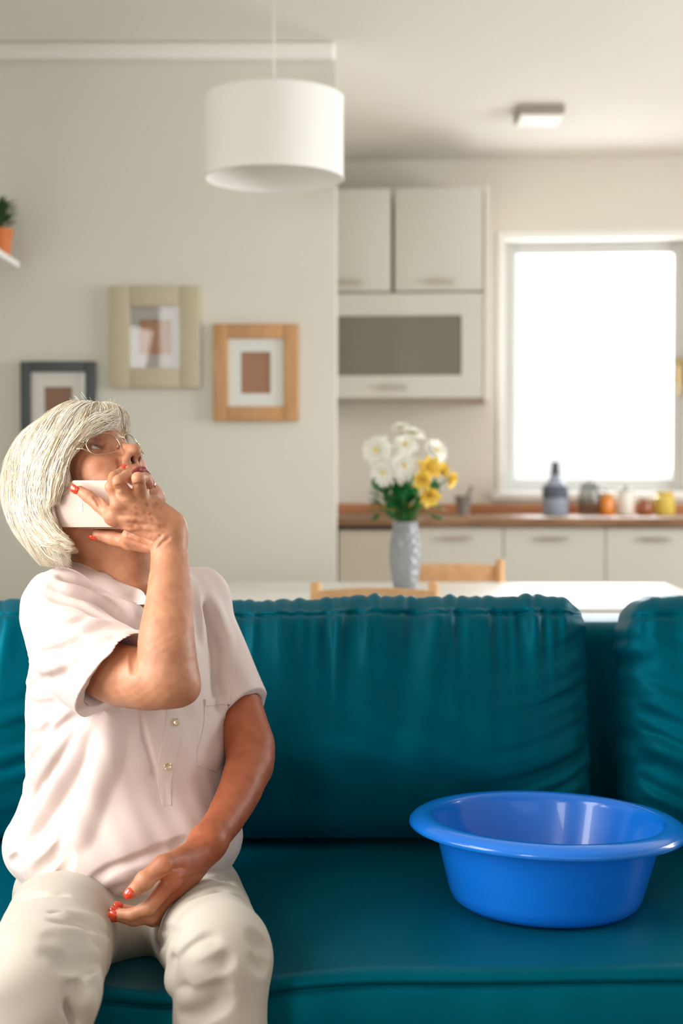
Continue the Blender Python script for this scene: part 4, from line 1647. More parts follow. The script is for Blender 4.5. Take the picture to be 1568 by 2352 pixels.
# folds traced on the cloth: grooves then soft ridges
for pth, r_, a_, k_ in [
    ([(38, 1612), (85, 1625), (128, 1618)], .006, -.004, .010),
    ([(84, 1456), (125, 1447), (160, 1436), (200, 1420)], .005, -.0035, .012),
    ([(95, 1505), (140, 1492), (180, 1476)], .005, -.0030, .012),
    ([(100, 1562), (130, 1552), (150, 1540)], .005, -.0030, .012),
    ([(36, 1545), (62, 1540), (80, 1522)], .005, -.0030, .010),
    ([(50, 1480), (64, 1490), (82, 1500)], .004, -.0025, .008),
    ([(36, 1580), (64, 1584), (88, 1560)], .004, -.0025, .008),
    ([(60, 1690), (95, 1690), (112, 1670)], .004, -.0025, .010),
    ([(143, 1326), (185, 1336), (232, 1356), (270, 1380), (292, 1410)], .005, -.0028, .012),
    ([(120, 1345), (200, 1366), (250, 1396), (276, 1424)], .005, -.0028, .012),
    ([(112, 1366), (180, 1385), (236, 1414)], .005, -.0020, .012),
    ([(176, 1648), (140, 1680), (105, 1712), (50, 1778)], .006, -.0040, .012),
    ([(196, 1652), (165, 1700), (126, 1765), (84, 1838), (44, 1905)], .006, -.0038, .012),
    ([(205, 1690), (170, 1770), (120, 1850), (70, 1940)], .008, -.0020, .016),
    ([(322, 1632), (335, 1700), (358, 1782)], .003, -.0022, .004),
    ([(474, 1392), (492, 1440), (503, 1500), (506, 1590)], .006, -.0035, .014),
    ([(440, 1340), (452, 1400), (458, 1470)], .006, -.0025, .014),
    ([(88, 2000), (120, 1975), (147, 1945), (170, 1890)], .006, -.0030, .012),
    ([(134, 2028), (150, 1985), (165, 1940)], .005, -.0030, .010),
    ([(206, 2034), (255, 2000), (320, 1976), (400, 1950), (430, 1935)], .006, -.0050, .010),
    ([(238, 2052), (300, 2022), (350, 2008)], .005, -.0030, .010),
    ([(40, 1968), (28, 1978), (50, 1984)], .005, -.0030, .008)]:
    ridge(BL, pth, r_, a_, k_)
for pth, r_, a_, k_ in [
    ([(80, 1475), (160, 1458), (230, 1430)], .007, .0028, .014),
    ([(90, 1525), (170, 1505), (240, 1470)], .007, .0026, .014),
    ([(130, 1310), (200, 1330), (262, 1362), (306, 1405)], .006, .0022, .012),
    ([(150, 1352), (230, 1376), (285, 1420)], .006, .0024, .012),
    ([(192, 1665), (130, 1722), (70, 1800)], .007, .0030, .016),
    ([(215, 1668), (175, 1740), (120, 1830), (80, 1900)], .008, .0030, .018),
    ([(262, 1640), (235, 1760), (190, 1880), (160, 1960)], .010, .0026, .022),
    ([(486, 1380), (512, 1470), (516, 1580)], .007, .0026, .014),
    ([(230, 2020), (300, 1996), (380, 1962)], .007, .0030, .012),
    ([(262, 2040), (330, 2012)], .006, .0024, .010)]:
    ridge(BL, pth, r_, a_, k_)


def blouse_warp(X, Y, Z):
    u = X * .8 + Y * .6
    d = .0016 * np.sin(u * 60 + 8 * Z + 2 * np.sin(Z * 17)) * np.clip((.95 - Z) / .3, 0, 1)
    d += .0012 * np.sin(Z * 75 + 40 * X + 3 * np.sin(u * 31)) * np.clip((Z - .78) / .1, 0, 1)
    d += .0008 * np.sin(X * 130 + Z * 90) * np.sin(Y * 110 - Z * 60)
    return d


BL.warp(blouse_warp)
bl = subdiv_smooth_mesh('blouse', BL, m_blouse, person)

# collar band, button placket, pocket and buttons lie on the blouse
m_trim = m_blouse


def on(F_, px, py, off=.0, d0=1.5):
    p, n = F_.hit(px, py, d0)
    return p + n * off, n


def strip(name, left, right, thick, m, parent, F_=BL, nseg=18, nw=6, off=.0, smooth=0):
    """cloth strip lying on the surface between two traced borders"""
    def samp(path, t):
        L = [0]
        for a, b in zip(path[:-1], path[1:]):
            L.append(L[-1] + math.dist(a, b))
        d = t * L[-1]
        for i in range(len(path) - 1):
            if d <= L[i + 1] + 1e-9:
                q = (d - L[i]) / (L[i + 1] - L[i])
                return (path[i][0] + (path[i + 1][0] - path[i][0]) * q, path[i][1] + (path[i + 1][1] - path[i][1]) * q)
        return path[-1]
    V, Nn = [], []
    for i in range(nseg + 1):
        a, b = samp(left, i / nseg), samp(right, i / nseg)
        for j in range(nw + 1):
            q = j / nw
            p, n = F_.hit(a[0] + (b[0] - a[0]) * q, a[1] + (b[1] - a[1]) * q)
            V.append(p)
            Nn.append(n)
    V, Nn = np.array(V), np.array(Nn)
    if smooth:
        for A_ in (V, Nn):
            G_ = A_.reshape(nseg + 1, nw + 1, 3)
            for _ in range(smooth):
                G_[1:-1] = (G_[:-2] + 2 * G_[1:-1] + G_[2:]) / 4
                G_[:, 1:-1] = (G_[:, :-2] + 2 * G_[:, 1:-1] + G_[:, 2:]) / 4
    top = V + Nn * (thick + off)
    bot = V - Nn * .002
    m0 = (nw + 1)
    F0 = []
    N = len(V)
    for i in range(nseg):
        for j in range(nw):
            a = i * m0 + j
            F0.append((a, a + 1, a + m0 + 1, a + m0))
            F0.append((N + a, N + a + m0, N + a + m0 + 1, N + a + 1))
    rim = [j for j in range(nw + 1)] + [i * m0 + nw for i in range(1, nseg + 1)] + [nseg * m0 + j for j in range(nw - 1, -1, -1)] + [i * m0 for i in range(nseg - 1, 0, -1)]
    for a, b in zip(rim, rim[1:] + rim[:1]):
        F0.append((a, N + a, N + b, b))
    o = mesh_obj(name, np.concatenate([top, bot]), F0, m, parent)
    bm = bmesh.new()
    bm.from_mesh(o.data)
    bmesh.ops.recalc_face_normals(bm, faces=bm.faces[:])
    bm.to_mesh(o.data)
    bm.free()
    return autosmooth(o, 50)


strip('button_placket', [(380, 1600), (382, 1650), (374, 1700), (365, 1740), (360, 1790), (372, 1850)], [(420, 1600), (420, 1650), (412, 1710), (402, 1750), (392, 1795), (392, 1850)], .0012, m_trim, bl)
pk = strip('chest_pocket', [(469, 1606), (468, 1660), (462, 1690), (452, 1725), (453, 1758)], [(528, 1598), (527, 1660), (523, 1700), (514, 1740), (496, 1772)], .0013, m_trim, bl, nw=10)
strip('pocket_hem', [(469, 1606), (470, 1622)], [(530, 1598), (530, 1616)], .0024, m_trim, bl, nseg=4, nw=12)
m_btn = mat('pearl_button', (226, 206, 176), .18, .35, coat=.6)
for (px, py) in ((402, 1658), (383, 1760)):
    p, n = on(BL, px, py, .0012)
    q = Vector(n).to_track_quat('Z', 'Y').to_matrix().to_4x4()
    w = MB().lathe([(0, 0), (.0055, 0), (.0060, .0010), (.0060, .0020), (.0050, .0028), (.0042, .0022), (0, .0020)], 28)
    autosmooth(w.build('button', m_btn, bl, M=Matrix.Translation(Vector(p)) @ q), 50)

# stand collar: a soft band round the neck opening
cpts_o = [(146, 1291, 2.225), (176, 1296, 2.165), (212, 1316, 2.125), (262, 1349, 2.095), (304, 1371, 2.085), (334, 1390, 2.088)]
cpts_i = [(158, 1284, 2.220), (186, 1284, 2.160), (222, 1300, 2.118), (272, 1330, 2.090), (314, 1350, 2.082), (340, 1378, 2.086)]


def spl(P, n):
    P = [np.array(p, float) for p in P]
    out = []
    for i in range(len(P) - 1):
        p0, p1, p2, p3 = P[max(i - 1, 0)], P[i], P[i + 1], P[min(i + 2, len(P) - 1)]
        for t in np.linspace(0, 1, n, endpoint=False):
            out.append(.5 * ((2 * p1) + (-p0 + p2) * t + (2 * p0 - 5 * p1 + 4 * p2 - p3) * t * t + (-p0 + 3 * p1 - 3 * p2 + p3) * t ** 3))
    out.append(P[-1])
    return out


def band(name, A, Bp, thick, m, parent, n=8, nw=5, bulge=.003):
    A = [W(*p) for p in spl(A, n)]
    Bp = [W(*p) for p in spl(Bp, n)]
    V = []
    for a, b in zip(A, Bp):
        for j in range(nw + 1):
            q = j / nw
            p = a + (b - a) * q
            p = p + np.array([-.3, -1, .2]) * bulge * math.sin(math.pi * q)
            V.append(p)
    F0 = []
    for i in range(len(A) - 1):
        for j in range(nw):
            k = i * (nw + 1) + j
            F0.append((k, k + 1, k + nw + 2, k + nw + 1))
    o = mesh_obj(name, V, F0, m, parent)
    md = o.modifiers.new('thick', 'SOLIDIFY')
    md.thickness = thick
    md.offset = 0
    md = o.modifiers.new('sub', 'SUBSURF')
    md.levels = md.render_levels = 1
    return o


class Both:
    def hit(s, px, py, d0=1.5):
        a, b = BL.hit(px, py, 1.95, 2.35), B.hit(px, py, 1.95, 2.35)
        va, vb = abs(BL.at(a[0][None])[0]), abs(B.at(b[0][None])[0])
        if va > .006:
            return b
        if vb > .006:
            return a
        return a if a[0][1] < b[0][1] else b


def sp2(P, n=5):
    return [(float(v[0]), float(v[1])) for v in spl([(a, b, 0) for a, b in P], n)]


strip('collar', sp2([(128, 1306), (158, 1308), (196, 1326), (240, 1352), (282, 1375), (318, 1389), (343, 1386)]),
      sp2([(150, 1290), (176, 1290), (214, 1306), (258, 1328), (298, 1345), (326, 1356), (341, 1380)]), .0034, m_trim, bl, F_=Both(), nseg=40, nw=7, smooth=8)
band('collar', [(336, 1392, 2.088), (348, 1372, 2.105), (372, 1345, 2.15), (396, 1318, 2.21), (380, 1300, 2.26)],
     [(342, 1384, 2.082), (352, 1356, 2.100), (370, 1326, 2.15), (388, 1302, 2.205), (374, 1286, 2.25)], .0022, m_trim, bl)

# ---------------- trousers ----------------
m_tr = mat('beige_cotton_trousers', (196, 188, 174), .70, bump=.22, bscale=900, sheen=.15, spec=.3)
TR = Field((-.76, 1.38, .06), (.10, 2.40, .66), .0030 if not globals().get('QUICK') else .0045)
thR, thL = W(160, 2100, 2.09), W(450, 2108, 2.12)
TR.add(ell(W(288, 2040, 2.14), (.166, .125, .085), yawR(18)))
TR.add(cap(thR, kr, .086, .0710), .02)
TR.add(cap(thL, kl, .082, .0620), .035)
TR.add(cap(W(300, 2110, 2.12), W(280, 2130, 2.04), .070, .045), .04)
TR.add(schain([kr, kr + (ANK_R - kr) * .35, ANK_R], [.0740, .0640, .056]), .016)
TR.add(schain([kl, kl + (ANK_L - kl) * .35, ANK_L], [.0630, .0560, .052]), .016)
TR.sub(cap(ANK_R - np.array([0, 0, .0]), ANK_R - np.array([0, 0, .1]), .050, .052), .003)
TR.sub(cap(ANK_L - np.array([0, 0, .0]), ANK_L - np.array([0, 0, .1]), .046, .048), .003)
q2352 = 2.376


def zp(x, y):
    return (x / q2352, 1800 + y / q2352)


for pth, r_, a_, k_ in [
    ([zp(310, 700), zp(430, 720), zp(560, 765)], .006, -0.0042, 0.012),
    ([zp(300, 745), zp(430, 770), zp(590, 810)], .005, -0.0020, 0.012),
    ([zp(280, 828), zp(420, 838), zp(570, 872)], .006, -0.0042, 0.012),
    ([zp(255, 868), zp(420, 880), zp(590, 905)], .006, -0.0029, 0.012),
    ([zp(250, 920), zp(400, 930), zp(560, 945)], .006, -0.0042, 0.012),
    ([zp(320, 985), zp(420, 992), zp(520, 985)], .005, -0.0025, 0.012),
    ([zp(380, 1120), zp(430, 1150), zp(420, 1250)], .006, -0.0029, 0.012),
    ([zp(360, 1200), zp(410, 1260), zp(440, 1290)], .006, -0.0032, 0.012),
    ([zp(40, 700), zp(0, 750)], .006, -0.0029, 0.012),
    ([zp(150, 590), zp(60, 640), zp(10, 690)], .006, -0.0025, 0.014),
    ([zp(330, 600), zp(150, 610), zp(60, 660)], .005, -0.0022, 0.014),
    ([zp(620, 930), zp(500, 1000), zp(430, 1090), zp(405, 1180)], .0025, -0.0013, 0.006),
    ([zp(960, 1050), zp(1000, 985), zp(1060, 925), zp(1150, 860)], .007, -0.0043, 0.012),
    ([zp(940, 960), zp(960, 990), zp(955, 1040)], .005, -0.0029, 0.010),
    ([zp(950, 1090), zp(1050, 1035), zp(1150, 995), zp(1240, 965)], .007, -0.0043, 0.012),
    ([zp(1000, 1080), zp(1020, 1110), zp(1010, 1150)], .005, -0.0029, 0.010),
    ([zp(1000, 1225), zp(1100, 1180), zp(1210, 1110)], .007, -0.0032, 0.014),
    ([zp(1020, 1270), zp(1120, 1240), zp(1230, 1190)], .006, -0.0025, 0.014),
    ([zp(1380, 830), zp(1420, 880), zp(1455, 910)], .006, -0.0032, 0.012),
    ([zp(1390, 960), zp(1420, 985), zp(1445, 1000)], .005, -0.0029, 0.012),
    ([zp(1180, 520), zp(1280, 500), zp(1400, 560)], .005, -0.0018, 0.012),
    ([zp(1110, 560), zp(1230, 530), zp(1380, 600)], .005, -0.0018, 0.012),
    ([zp(1060, 620), zp(1200, 580), zp(1370, 640)], .005, -0.0016, 0.012),
    ([zp(880, 795), zp(930, 805), zp(965, 830)], .004, -0.0018, 0.008),
    ([zp(850, 900), zp(870, 870), zp(900, 850)], .004, -0.0022, 0.010)]:
    ridge(TR, pth, r_, a_, k_, d0=1.40)
for pth, r_, a_, k_ in [
    ([zp(270, 848), zp(420, 858), zp(580, 888)], .006, 0.0036, 0.012),
    ([zp(250, 895), zp(420, 905), zp(575, 925)], .006, 0.0036, 0.012),
    ([zp(320, 722), zp(440, 745), zp(570, 785)], .006, 0.0022, 0.012),
    ([zp(390, 1150), zp(450, 1190), zp(450, 1270)], .007, 0.0029, 0.012),
    ([zp(945, 1080), zp(1000, 1020), zp(1080, 960), zp(1150, 900)], .008, 0.0036, 0.014),
    ([zp(940, 1120), zp(1050, 1060), zp(1180, 1010)], .008, 0.0029, 0.014),
    ([zp(1000, 1195), zp(1120, 1140)], .007, 0.0022, 0.014)]:
    ridge(TR, pth, r_, a_, k_, d0=1.40)


def tr_warp(X, Y, Z):
    d = .0007 * np.sin(Z * 70 + 5 * np.sin(X * 9) + 22 * Y)
    d += .0007 * np.sin(X * 45 + Y * 30 + 3 * np.sin(Z * 30 + Y * 20))
    d += .0012 * np.clip((.42 - Z) / .2, 0, 1) * np.sin(Z * 60 + 2 * np.sin(X * 40 + Y * 30))
    return d


TR.warp(tr_warp)
tr = subdiv_smooth_mesh('trousers', TR, m_tr, person)

# shoes
m_shoe = mat('beige_shoe_leather', (150, 128, 104), .5)
for an in (ANK_R, ANK_L):
    SH = Field(an + np.array([-.07, -.24, -.10]), an + np.array([.07, .10, .03]), .004)
    SH.add(ell(an + np.array([0, -.13, -.055]), (.040, .080, .030)))
    SH.add(ell(an + np.array([0, .0, -.050]), (.034, .050, .038)), .03)
    SH.add(cap(an + np.array([0, 0, -.03]), an + np.array([0, 0, .0]), .036), .02)
    halfspace_cut(SH, an + np.array([0, 0, -.088]), (0, 0, -1), SH.lo, SH.lo + SH.n * SH.h)
    subdiv_smooth_mesh('shoe', SH, m_shoe, person)

# ---------------- hair ----------------
hair_parts = [
    (H(0, -.080, .030), (.083, .102, .084), 0),
    (H(-.012, -.110, -.020), (.080, .070, .085), .04),
    (H(-.034, -.112, -.070), (.056, .054, .060), .03),
    (H(-.052, -.062, .028), (.034, .062, .055), .03),
    (H(-.060, -.090, -.022), (.026, .036, .048), .03),
    (H(.035, -.006, .056), (.046, .042, .031), .03),
    (H(-.018, -.004, .054), (.040, .034, .030), .03),
]
HE = [(ell(c_, [x * HS for x in r_], HR), k_) for c_, r_, k_ in hair_parts]
HE.append((ell(W(132, 1100, 2.088), (.018, .030, .040)), .03))


def hair_f(P):
    d = None
    for e_, k_ in HE:
        q = e_.f(P[..., 0], P[..., 1], P[..., 2])
        d = q if d is None else smin(d, q, k_)
    return d


def to_local(P):
    return (P - EO) @ HR.T / HS


def hairline(l, u):
    """how far forward hair may reach at height u on the head"""
    xs_ = [-.14, -.100, -.060, -.036, -.020, -.008, .008, .020, .030, .045, .12]
    ys_ = [-.088, -.088, -.080, -.066, -.054, -.044, -.024, .002, .036, .070, .12]
    return np.interp(u, xs_, ys_)


HC0 = H(0, -.078, .030)
pole = Lv * .30 + Fv * .80 + Uv * .48
pole /= np.linalg.norm(pole)
ZH = np.array([0, 0, 1.0])
NCL = 1300 if not globals().get('QUICK') else 500
NPC = 20
NSEG = 14
hr = np.random.default_rng(5)


def proj(P, off):
    """pull points onto the hair volume surface along the ray from the head centre"""
    d_ = P - HC0
    d_ /= np.linalg.norm(d_, axis=-1, keepdims=True)
    r_ = np.full(P.shape[:-1], .24)
    for _ in range(20):
        r_ = r_ - hair_f(HC0 + d_ * r_[..., None]) * .9
    return HC0 + d_ * (r_ + off)[..., None], d_


dirs = hr.normal(size=(NCL * 7, 3))
dirs /= np.linalg.norm(dirs, axis=1, keepdims=True)
seed, sdir = proj(HC0 + dirs * .1, np.zeros(len(dirs)))
sl_ = to_local(seed)
edge_ = hairline(sl_[:, 0], sl_[:, 2]) - sl_[:, 1]
good = (edge_ > .001) & ((edge_ < .022) | (hr.random(len(seed)) < .62)) & (seed[:, 2] > W(150, 1272, 2.15)[2])
seed, sdir = seed[good][:NCL], sdir[good][:NCL]
NCL = len(seed)


def flow(P, N_):
    """combing direction: away from the parting, then down, tucking forward at the nape"""
    s_ang = np.arccos(np.clip(N_ @ pole, -1, 1))
    g = -pole + N_ * (N_ @ pole)[..., None]
    g /= np.linalg.norm(g, axis=-1, keepdims=True) + 1e-6
    a_ = np.exp(-(s_ang / 1.25) ** 3)[..., None]
    zc_ = np.clip((W(0, 1120, 2.15)[2] - P[..., 2]) / .09, 0, 1)[..., None]
    v = g * (.25 + a_) + np.array([0, 0, -1.0]) * (1.15 - a_) + np.array([1.0, 0, 0]) * zc_ * 1.0
    v = v - N_ * (v * N_).sum(-1, keepdims=True)
    return v / (np.linalg.norm(v, axis=-1, keepdims=True) + 1e-6)


NS = NCL * NPC
cid = np.repeat(np.arange(NCL), NPC)
jit = hr.normal(0, .0036, (NS, 3))
start = seed[cid] + jit
clen = hr.uniform(.055, .110, NCL)
slen = clen[cid] * hr.uniform(.8, 1.15, NS)
cbend = hr.normal(0, .16, NCL)[cid] + hr.normal(0, .06, NS)
clay = hr.uniform(0, 1, NCL)[cid]
step = slen / (NSEG - 1)
P_ = np.zeros((NS, NSEG, 3))
D_ = np.zeros((NS, NSEG, 3))
cur, nn_ = proj(start, np.zeros(NS))
for k in range(NSEG):
    P_[:, k], D_[:, k] = cur, nn_
    v = flow(cur, nn_)
    sdv = np.cross(nn_, v)
    v = v + sdv * (cbend * math.sin(2.4 * k / NSEG + .4))[:, None]
    cur, nn_ = proj(cur + v * step[:, None], np.zeros(NS))
Tt = np.linspace(0, 1, NSEG)[None, :]
# strands of one lock draw together towards its tip
cen = P_.reshape(NCL, NPC, NSEG, 3).mean(1)[cid]
P_ = P_ + (cen - P_) * (.45 * Tt[..., None] ** 2)
off = -.0030 + .0062 * clay[:, None] * np.minimum(1, Tt * 2.5) + hr.normal(0, .0006, NS)[:, None] + (.0065 * hr.uniform(-.35, .8, NCL)[cid][:, None] * .7 + .0012 * hr.normal(0, 1, NS)[:, None]) * Tt ** 4
P_ = P_ + D_ * off[..., None]
Lc = to_local(P_)
ok = Lc[..., 1] < hairline(Lc[..., 0], Lc[..., 2]) + hr.normal(0, .0030, NS)[:, None]
ok &= P_[..., 2] > W(150, 1296, 2.15)[2]
ok &= ~((P_[..., 2] < W(150, 1215, 2.15)[2]) & (P_[..., 0] > W(186, 1240, 2.13)[0]))
first = np.argmin(ok, axis=1)
first = np.where(ok.all(axis=1), NSEG, first)
V_, F_, C_ = [], [], []
off_i = 0
base_cols = np.array([lin(c)[:3] for c in ((250, 242, 226), (240, 228, 204), (226, 206, 174), (204, 180, 148), (252, 249, 240))])
ccol = base_cols[hr.choice(5, size=NCL, p=[.34, .30, .14, .06, .16])]
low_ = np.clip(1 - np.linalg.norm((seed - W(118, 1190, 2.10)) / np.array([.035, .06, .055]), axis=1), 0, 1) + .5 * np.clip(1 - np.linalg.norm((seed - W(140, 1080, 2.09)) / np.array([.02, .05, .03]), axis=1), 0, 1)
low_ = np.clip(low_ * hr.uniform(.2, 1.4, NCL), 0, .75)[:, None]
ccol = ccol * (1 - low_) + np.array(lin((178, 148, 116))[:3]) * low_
K = 3
for i in range(NS):
    a1 = first[i]
    if a1 < 4:
        continue
    p = P_[i, :a1]
    m_ = len(p)
    tt = np.linspace(0, 1, m_)
    tg = np.gradient(p, axis=0)
    tg /= np.linalg.norm(tg, axis=1, keepdims=True) + 1e-9
    nrm = D_[i, :a1]
    sd = np.cross(tg, nrm)
    sd /= np.linalg.norm(sd, axis=1, keepdims=True) + 1e-9
    up = np.cross(sd, tg)
    rad = hr.uniform(.00026, .00056) * np.minimum(1, (1 - tt) * 2.5 + .10)
    ang = 2 * math.pi * np.arange(K) / K
    ring = p[:, None, :] + (sd[:, None, :] * np.cos(ang)[None, :, None] * 1.5 + up[:, None, :] * np.sin(ang)[None, :, None] * .7) * rad[:, None, None]
    V_.append(ring.reshape(-1, 3))
    ix = np.arange(m_ * K).reshape(m_, K) + off_i
    nx_ = np.roll(ix, -1, axis=1)
    F_.append(np.stack([ix[:-1].ravel(), nx_[:-1].ravel(), nx_[1:].ravel(), ix[1:].ravel()], 1))
    off_i += m_ * K
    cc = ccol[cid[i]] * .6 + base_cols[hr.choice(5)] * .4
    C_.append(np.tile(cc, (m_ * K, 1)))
# traced locks: over the temple and the phone's end, and round the nape


def ray_on_hair(px, py, Dg):
    Ds = np.arange(1.98, 2.35, .002)
    Q = W(px, py, 1.0) + (Ds[:, None] - 1) * (W(px, py, 2.0) - W(px, py, 1.0))
    v = hair_f(Q)
    k = np.nonzero(v < 0)[0]
    Dh = Ds[k[0]] if len(k) else 9
    return W(px, py, min(Dh - .0015, Dg))


FAM = [([(208, 982, 2.12), (176, 1016, 2.10), (152, 1060, 2.066), (152, 1100, 2.058), (138, 1145, 2.056)],
        [(190, 975, 2.12), (140, 1050, 2.08), (124, 1105, 2.056), (118, 1145, 2.054), (108, 1182, 2.062)], 46),
       [[(150, 1000, 2.2), (110, 1080, 2.2), (100, 1140, 2.2), (112, 1195, 2.10), (140, 1225, 2.12)],
        [(95, 1000, 2.3), (60, 1080, 2.3), (55, 1150, 2.3), (80, 1215, 2.3), (120, 1255, 2.3)], 40],
       ([(100, 1120, 2.2), (100, 1180, 2.2), (125, 1222, 2.12), (155, 1238, 2.13), (182, 1244, 2.14)],
        [(40, 1120, 2.3), (55, 1190, 2.3), (90, 1240, 2.3), (120, 1270, 2.3), (150, 1284, 2.15)], 46),
       ([(262, 968, 2.2), (222, 984, 2.2), (188, 1010, 2.12), (158, 1050, 2.09)],
        [(262, 948, 2.2), (215, 965, 2.2), (170, 1000, 2.2), (130, 1050, 2.2)], 26)]
for GA, GB, nl in FAM:
    for _ in range(nl):
        m0 = hr.uniform(-.04, 1.04)
        g = [(a[0] * (1 - m0) + b[0] * m0 + hr.normal(0, 4), a[1] * (1 - m0) + b[1] * m0 + hr.normal(0, 5), a[2] * (1 - m0) + b[2] * m0) for a, b in zip(GA, GB)]
        t_end = hr.uniform(.7, 1.0)
        gp = np.array(spl(g, 4))
        gp = gp[:max(6, int(len(gp) * t_end))]
        base_ = np.array([ray_on_hair(*q) for q in gp])
        lift_ = hr.uniform(-.002, .003)
        cc0 = base_cols[hr.choice(5, p=[.34, .30, .16, .06, .14])]
        for _k in range(20):
            ww = hr.normal(0, .0034, 3) * np.array([1, .25, 1])
            tt = np.linspace(0, 1, len(base_))
            p = base_ + ww * (1 - .55 * tt[:, None] ** 1.5) + np.array([0, -1, 0]) * (lift_ + .002 * tt[:, None])
            tg = np.gradient(p, axis=0)
            tg /= np.linalg.norm(tg, axis=1, keepdims=True) + 1e-9
            nr = np.tile(np.array([0, -1.0, 0]), (len(p), 1))
            sd = np.cross(tg, nr)
            sd /= np.linalg.norm(sd, axis=1, keepdims=True) + 1e-9
            up = np.cross(sd, tg)
            rad = hr.uniform(.00030, .00065) * np.minimum(1, (1 - tt) * 2.5 + .10) * np.minimum(1, tt * 5 + .2)
            ang = 2 * math.pi * np.arange(K) / K
            ring = p[:, None, :] + (sd[:, None, :] * np.cos(ang)[None, :, None] * 1.5 + up[:, None, :] * np.sin(ang)[None, :, None] * .7) * rad[:, None, None]
            V_.append(ring.reshape(-1, 3))
            m_ = len(p)
            ix = np.arange(m_ * K).reshape(m_, K) + off_i
            nx_ = np.roll(ix, -1, axis=1)
            F_.append(np.stack([ix[:-1].ravel(), nx_[:-1].ravel(), nx_[1:].ravel(), ix[1:].ravel()], 1))
            off_i += m_ * K
            C_.append(np.tile(cc0 * .6 + base_cols[hr.choice(5)] * .4, (m_ * K, 1)))
# flyaway hairs over the crown
for i in range(46):
    q = W(hr.uniform(90, 300), 930, 2.14 + hr.uniform(-.03, .05))
    c0_, n0_ = proj(q[None], np.zeros(1))
    c0_, n0_ = c0_[0], n0_[0]
    v = flow(c0_[None], n0_[None])[0] * hr.uniform(.4, 1.2) + hr.normal(0, .4, 3)
    L_ = hr.uniform(.006, .018)
    tt = np.linspace(0, 1, 9)
    curl = hr.uniform(2, 5)
    sdv = np.cross(n0_, v)
    p = c0_ + n0_ * (tt * L_ * hr.uniform(.25, .8))[:, None] + v * (L_ * tt)[:, None] * .8 + sdv * (np.sin(tt * curl) * L_ * .25)[:, None] - n0_ * .002
    tg = np.gradient(p, axis=0)
    tg /= np.linalg.norm(tg, axis=1, keepdims=True)
    sd = np.cross(tg, n0_)
    up = np.cross(sd, tg)
    ang = 2 * math.pi * np.arange(K) / K
    ring = p[:, None, :] + (sd[:, None, :] * np.cos(ang)[None, :, None] + up[:, None, :] * np.sin(ang)[None, :, None]) * .00028
    V_.append(ring.reshape(-1, 3))
    ix = np.arange(9 * K).reshape(9, K) + off_i
    nx_ = np.roll(ix, -1, axis=1)
    F_.append(np.stack([ix[:-1].ravel(), nx_[:-1].ravel(), nx_[1:].ravel(), ix[1:].ravel()], 1))
    off_i += 9 * K
    C_.append(np.tile(base_cols[4], (9 * K, 1)))
# scalp layer under the strands
hl = Field(EO + np.array([-.22, -.14, -.22]), EO + np.array([.10, .22, .16]), .003)
sl, X, Y, Z = hl.win(hl.lo, hl.lo + hl.n * hl.h, 0)
G = np.stack(np.broadcast_arrays(X, Y, Z), -1).astype(np.float32)
d = hair_f(G) + .0035
Lg = to_local(G)
d = smax(d, ((Lg[..., 1] - hairline(Lg[..., 0], Lg[..., 2]) + .012 + .020 * np.clip(-Lg[..., 2] / .02, 0, 1)) * .6), .008)
d = smax(d, (W(150, 1270, 2.15)[2] - G[..., 2]), .01)
hl.a[sl] = np.clip(d, -BIG, BIG)[:hl.a.shape[0], :hl.a.shape[1], :hl.a.shape[2]]
del G, Lg
hp, hq = hl.poly()
V_.append(hp)
F_.append(hq + off_i)
C_.append(np.tile(np.array(lin((228, 208, 176))[:3]), (len(hp), 1)))
m_hair = mat('white_blonde_hair', (236, 224, 200), .42, spec=.35)
nt = m_hair.node_tree
at = nt.nodes.new('ShaderNodeAttribute')
at.attribute_name = 'tint'
nt.links.new(at.outputs['Color'], nt.nodes['Principled BSDF'].inputs['Base Color'])
ho = mesh_obj('hair', np.concatenate(V_), np.concatenate(F_), m_hair, person)
color_attr(ho, np.concatenate(C_))

# ---------------- glasses ----------------
m_gold = mat('pale_gold_frame', (214, 196, 170), .22, 1.0)
m_lens = glass_mat('spectacle_lens', (236, 226, 222), .0)
gl = empty('eyeglasses', tuple(H(0, .022, .0)), 'thin gold-rimmed eyeglasses on the woman\'s face', 'glasses')
gi = Matrix.Translation(-Vector(H(0, .022, .0)))


def lens_pts(s_, n=40, k=1.0):
    out = []
    for i in range(n):
        a = 2 * math.pi * i / n
        ca, sa = math.cos(a), math.sin(a)
        ex = 2.6
        x = math.copysign(abs(ca) ** (2 / ex), ca) * .0245 * k
        z = math.copysign(abs(sa) ** (2 / ex), sa) * .0165 * k
        z += -.0012 * (x / .0245) * s_ * -1
        out.append(H(s_ * .0325 + x, .0275 - 6.0 * (abs(s_ * .0325 + x)) ** 2 * .9 + z * .16, -.0085 + z))
    return out


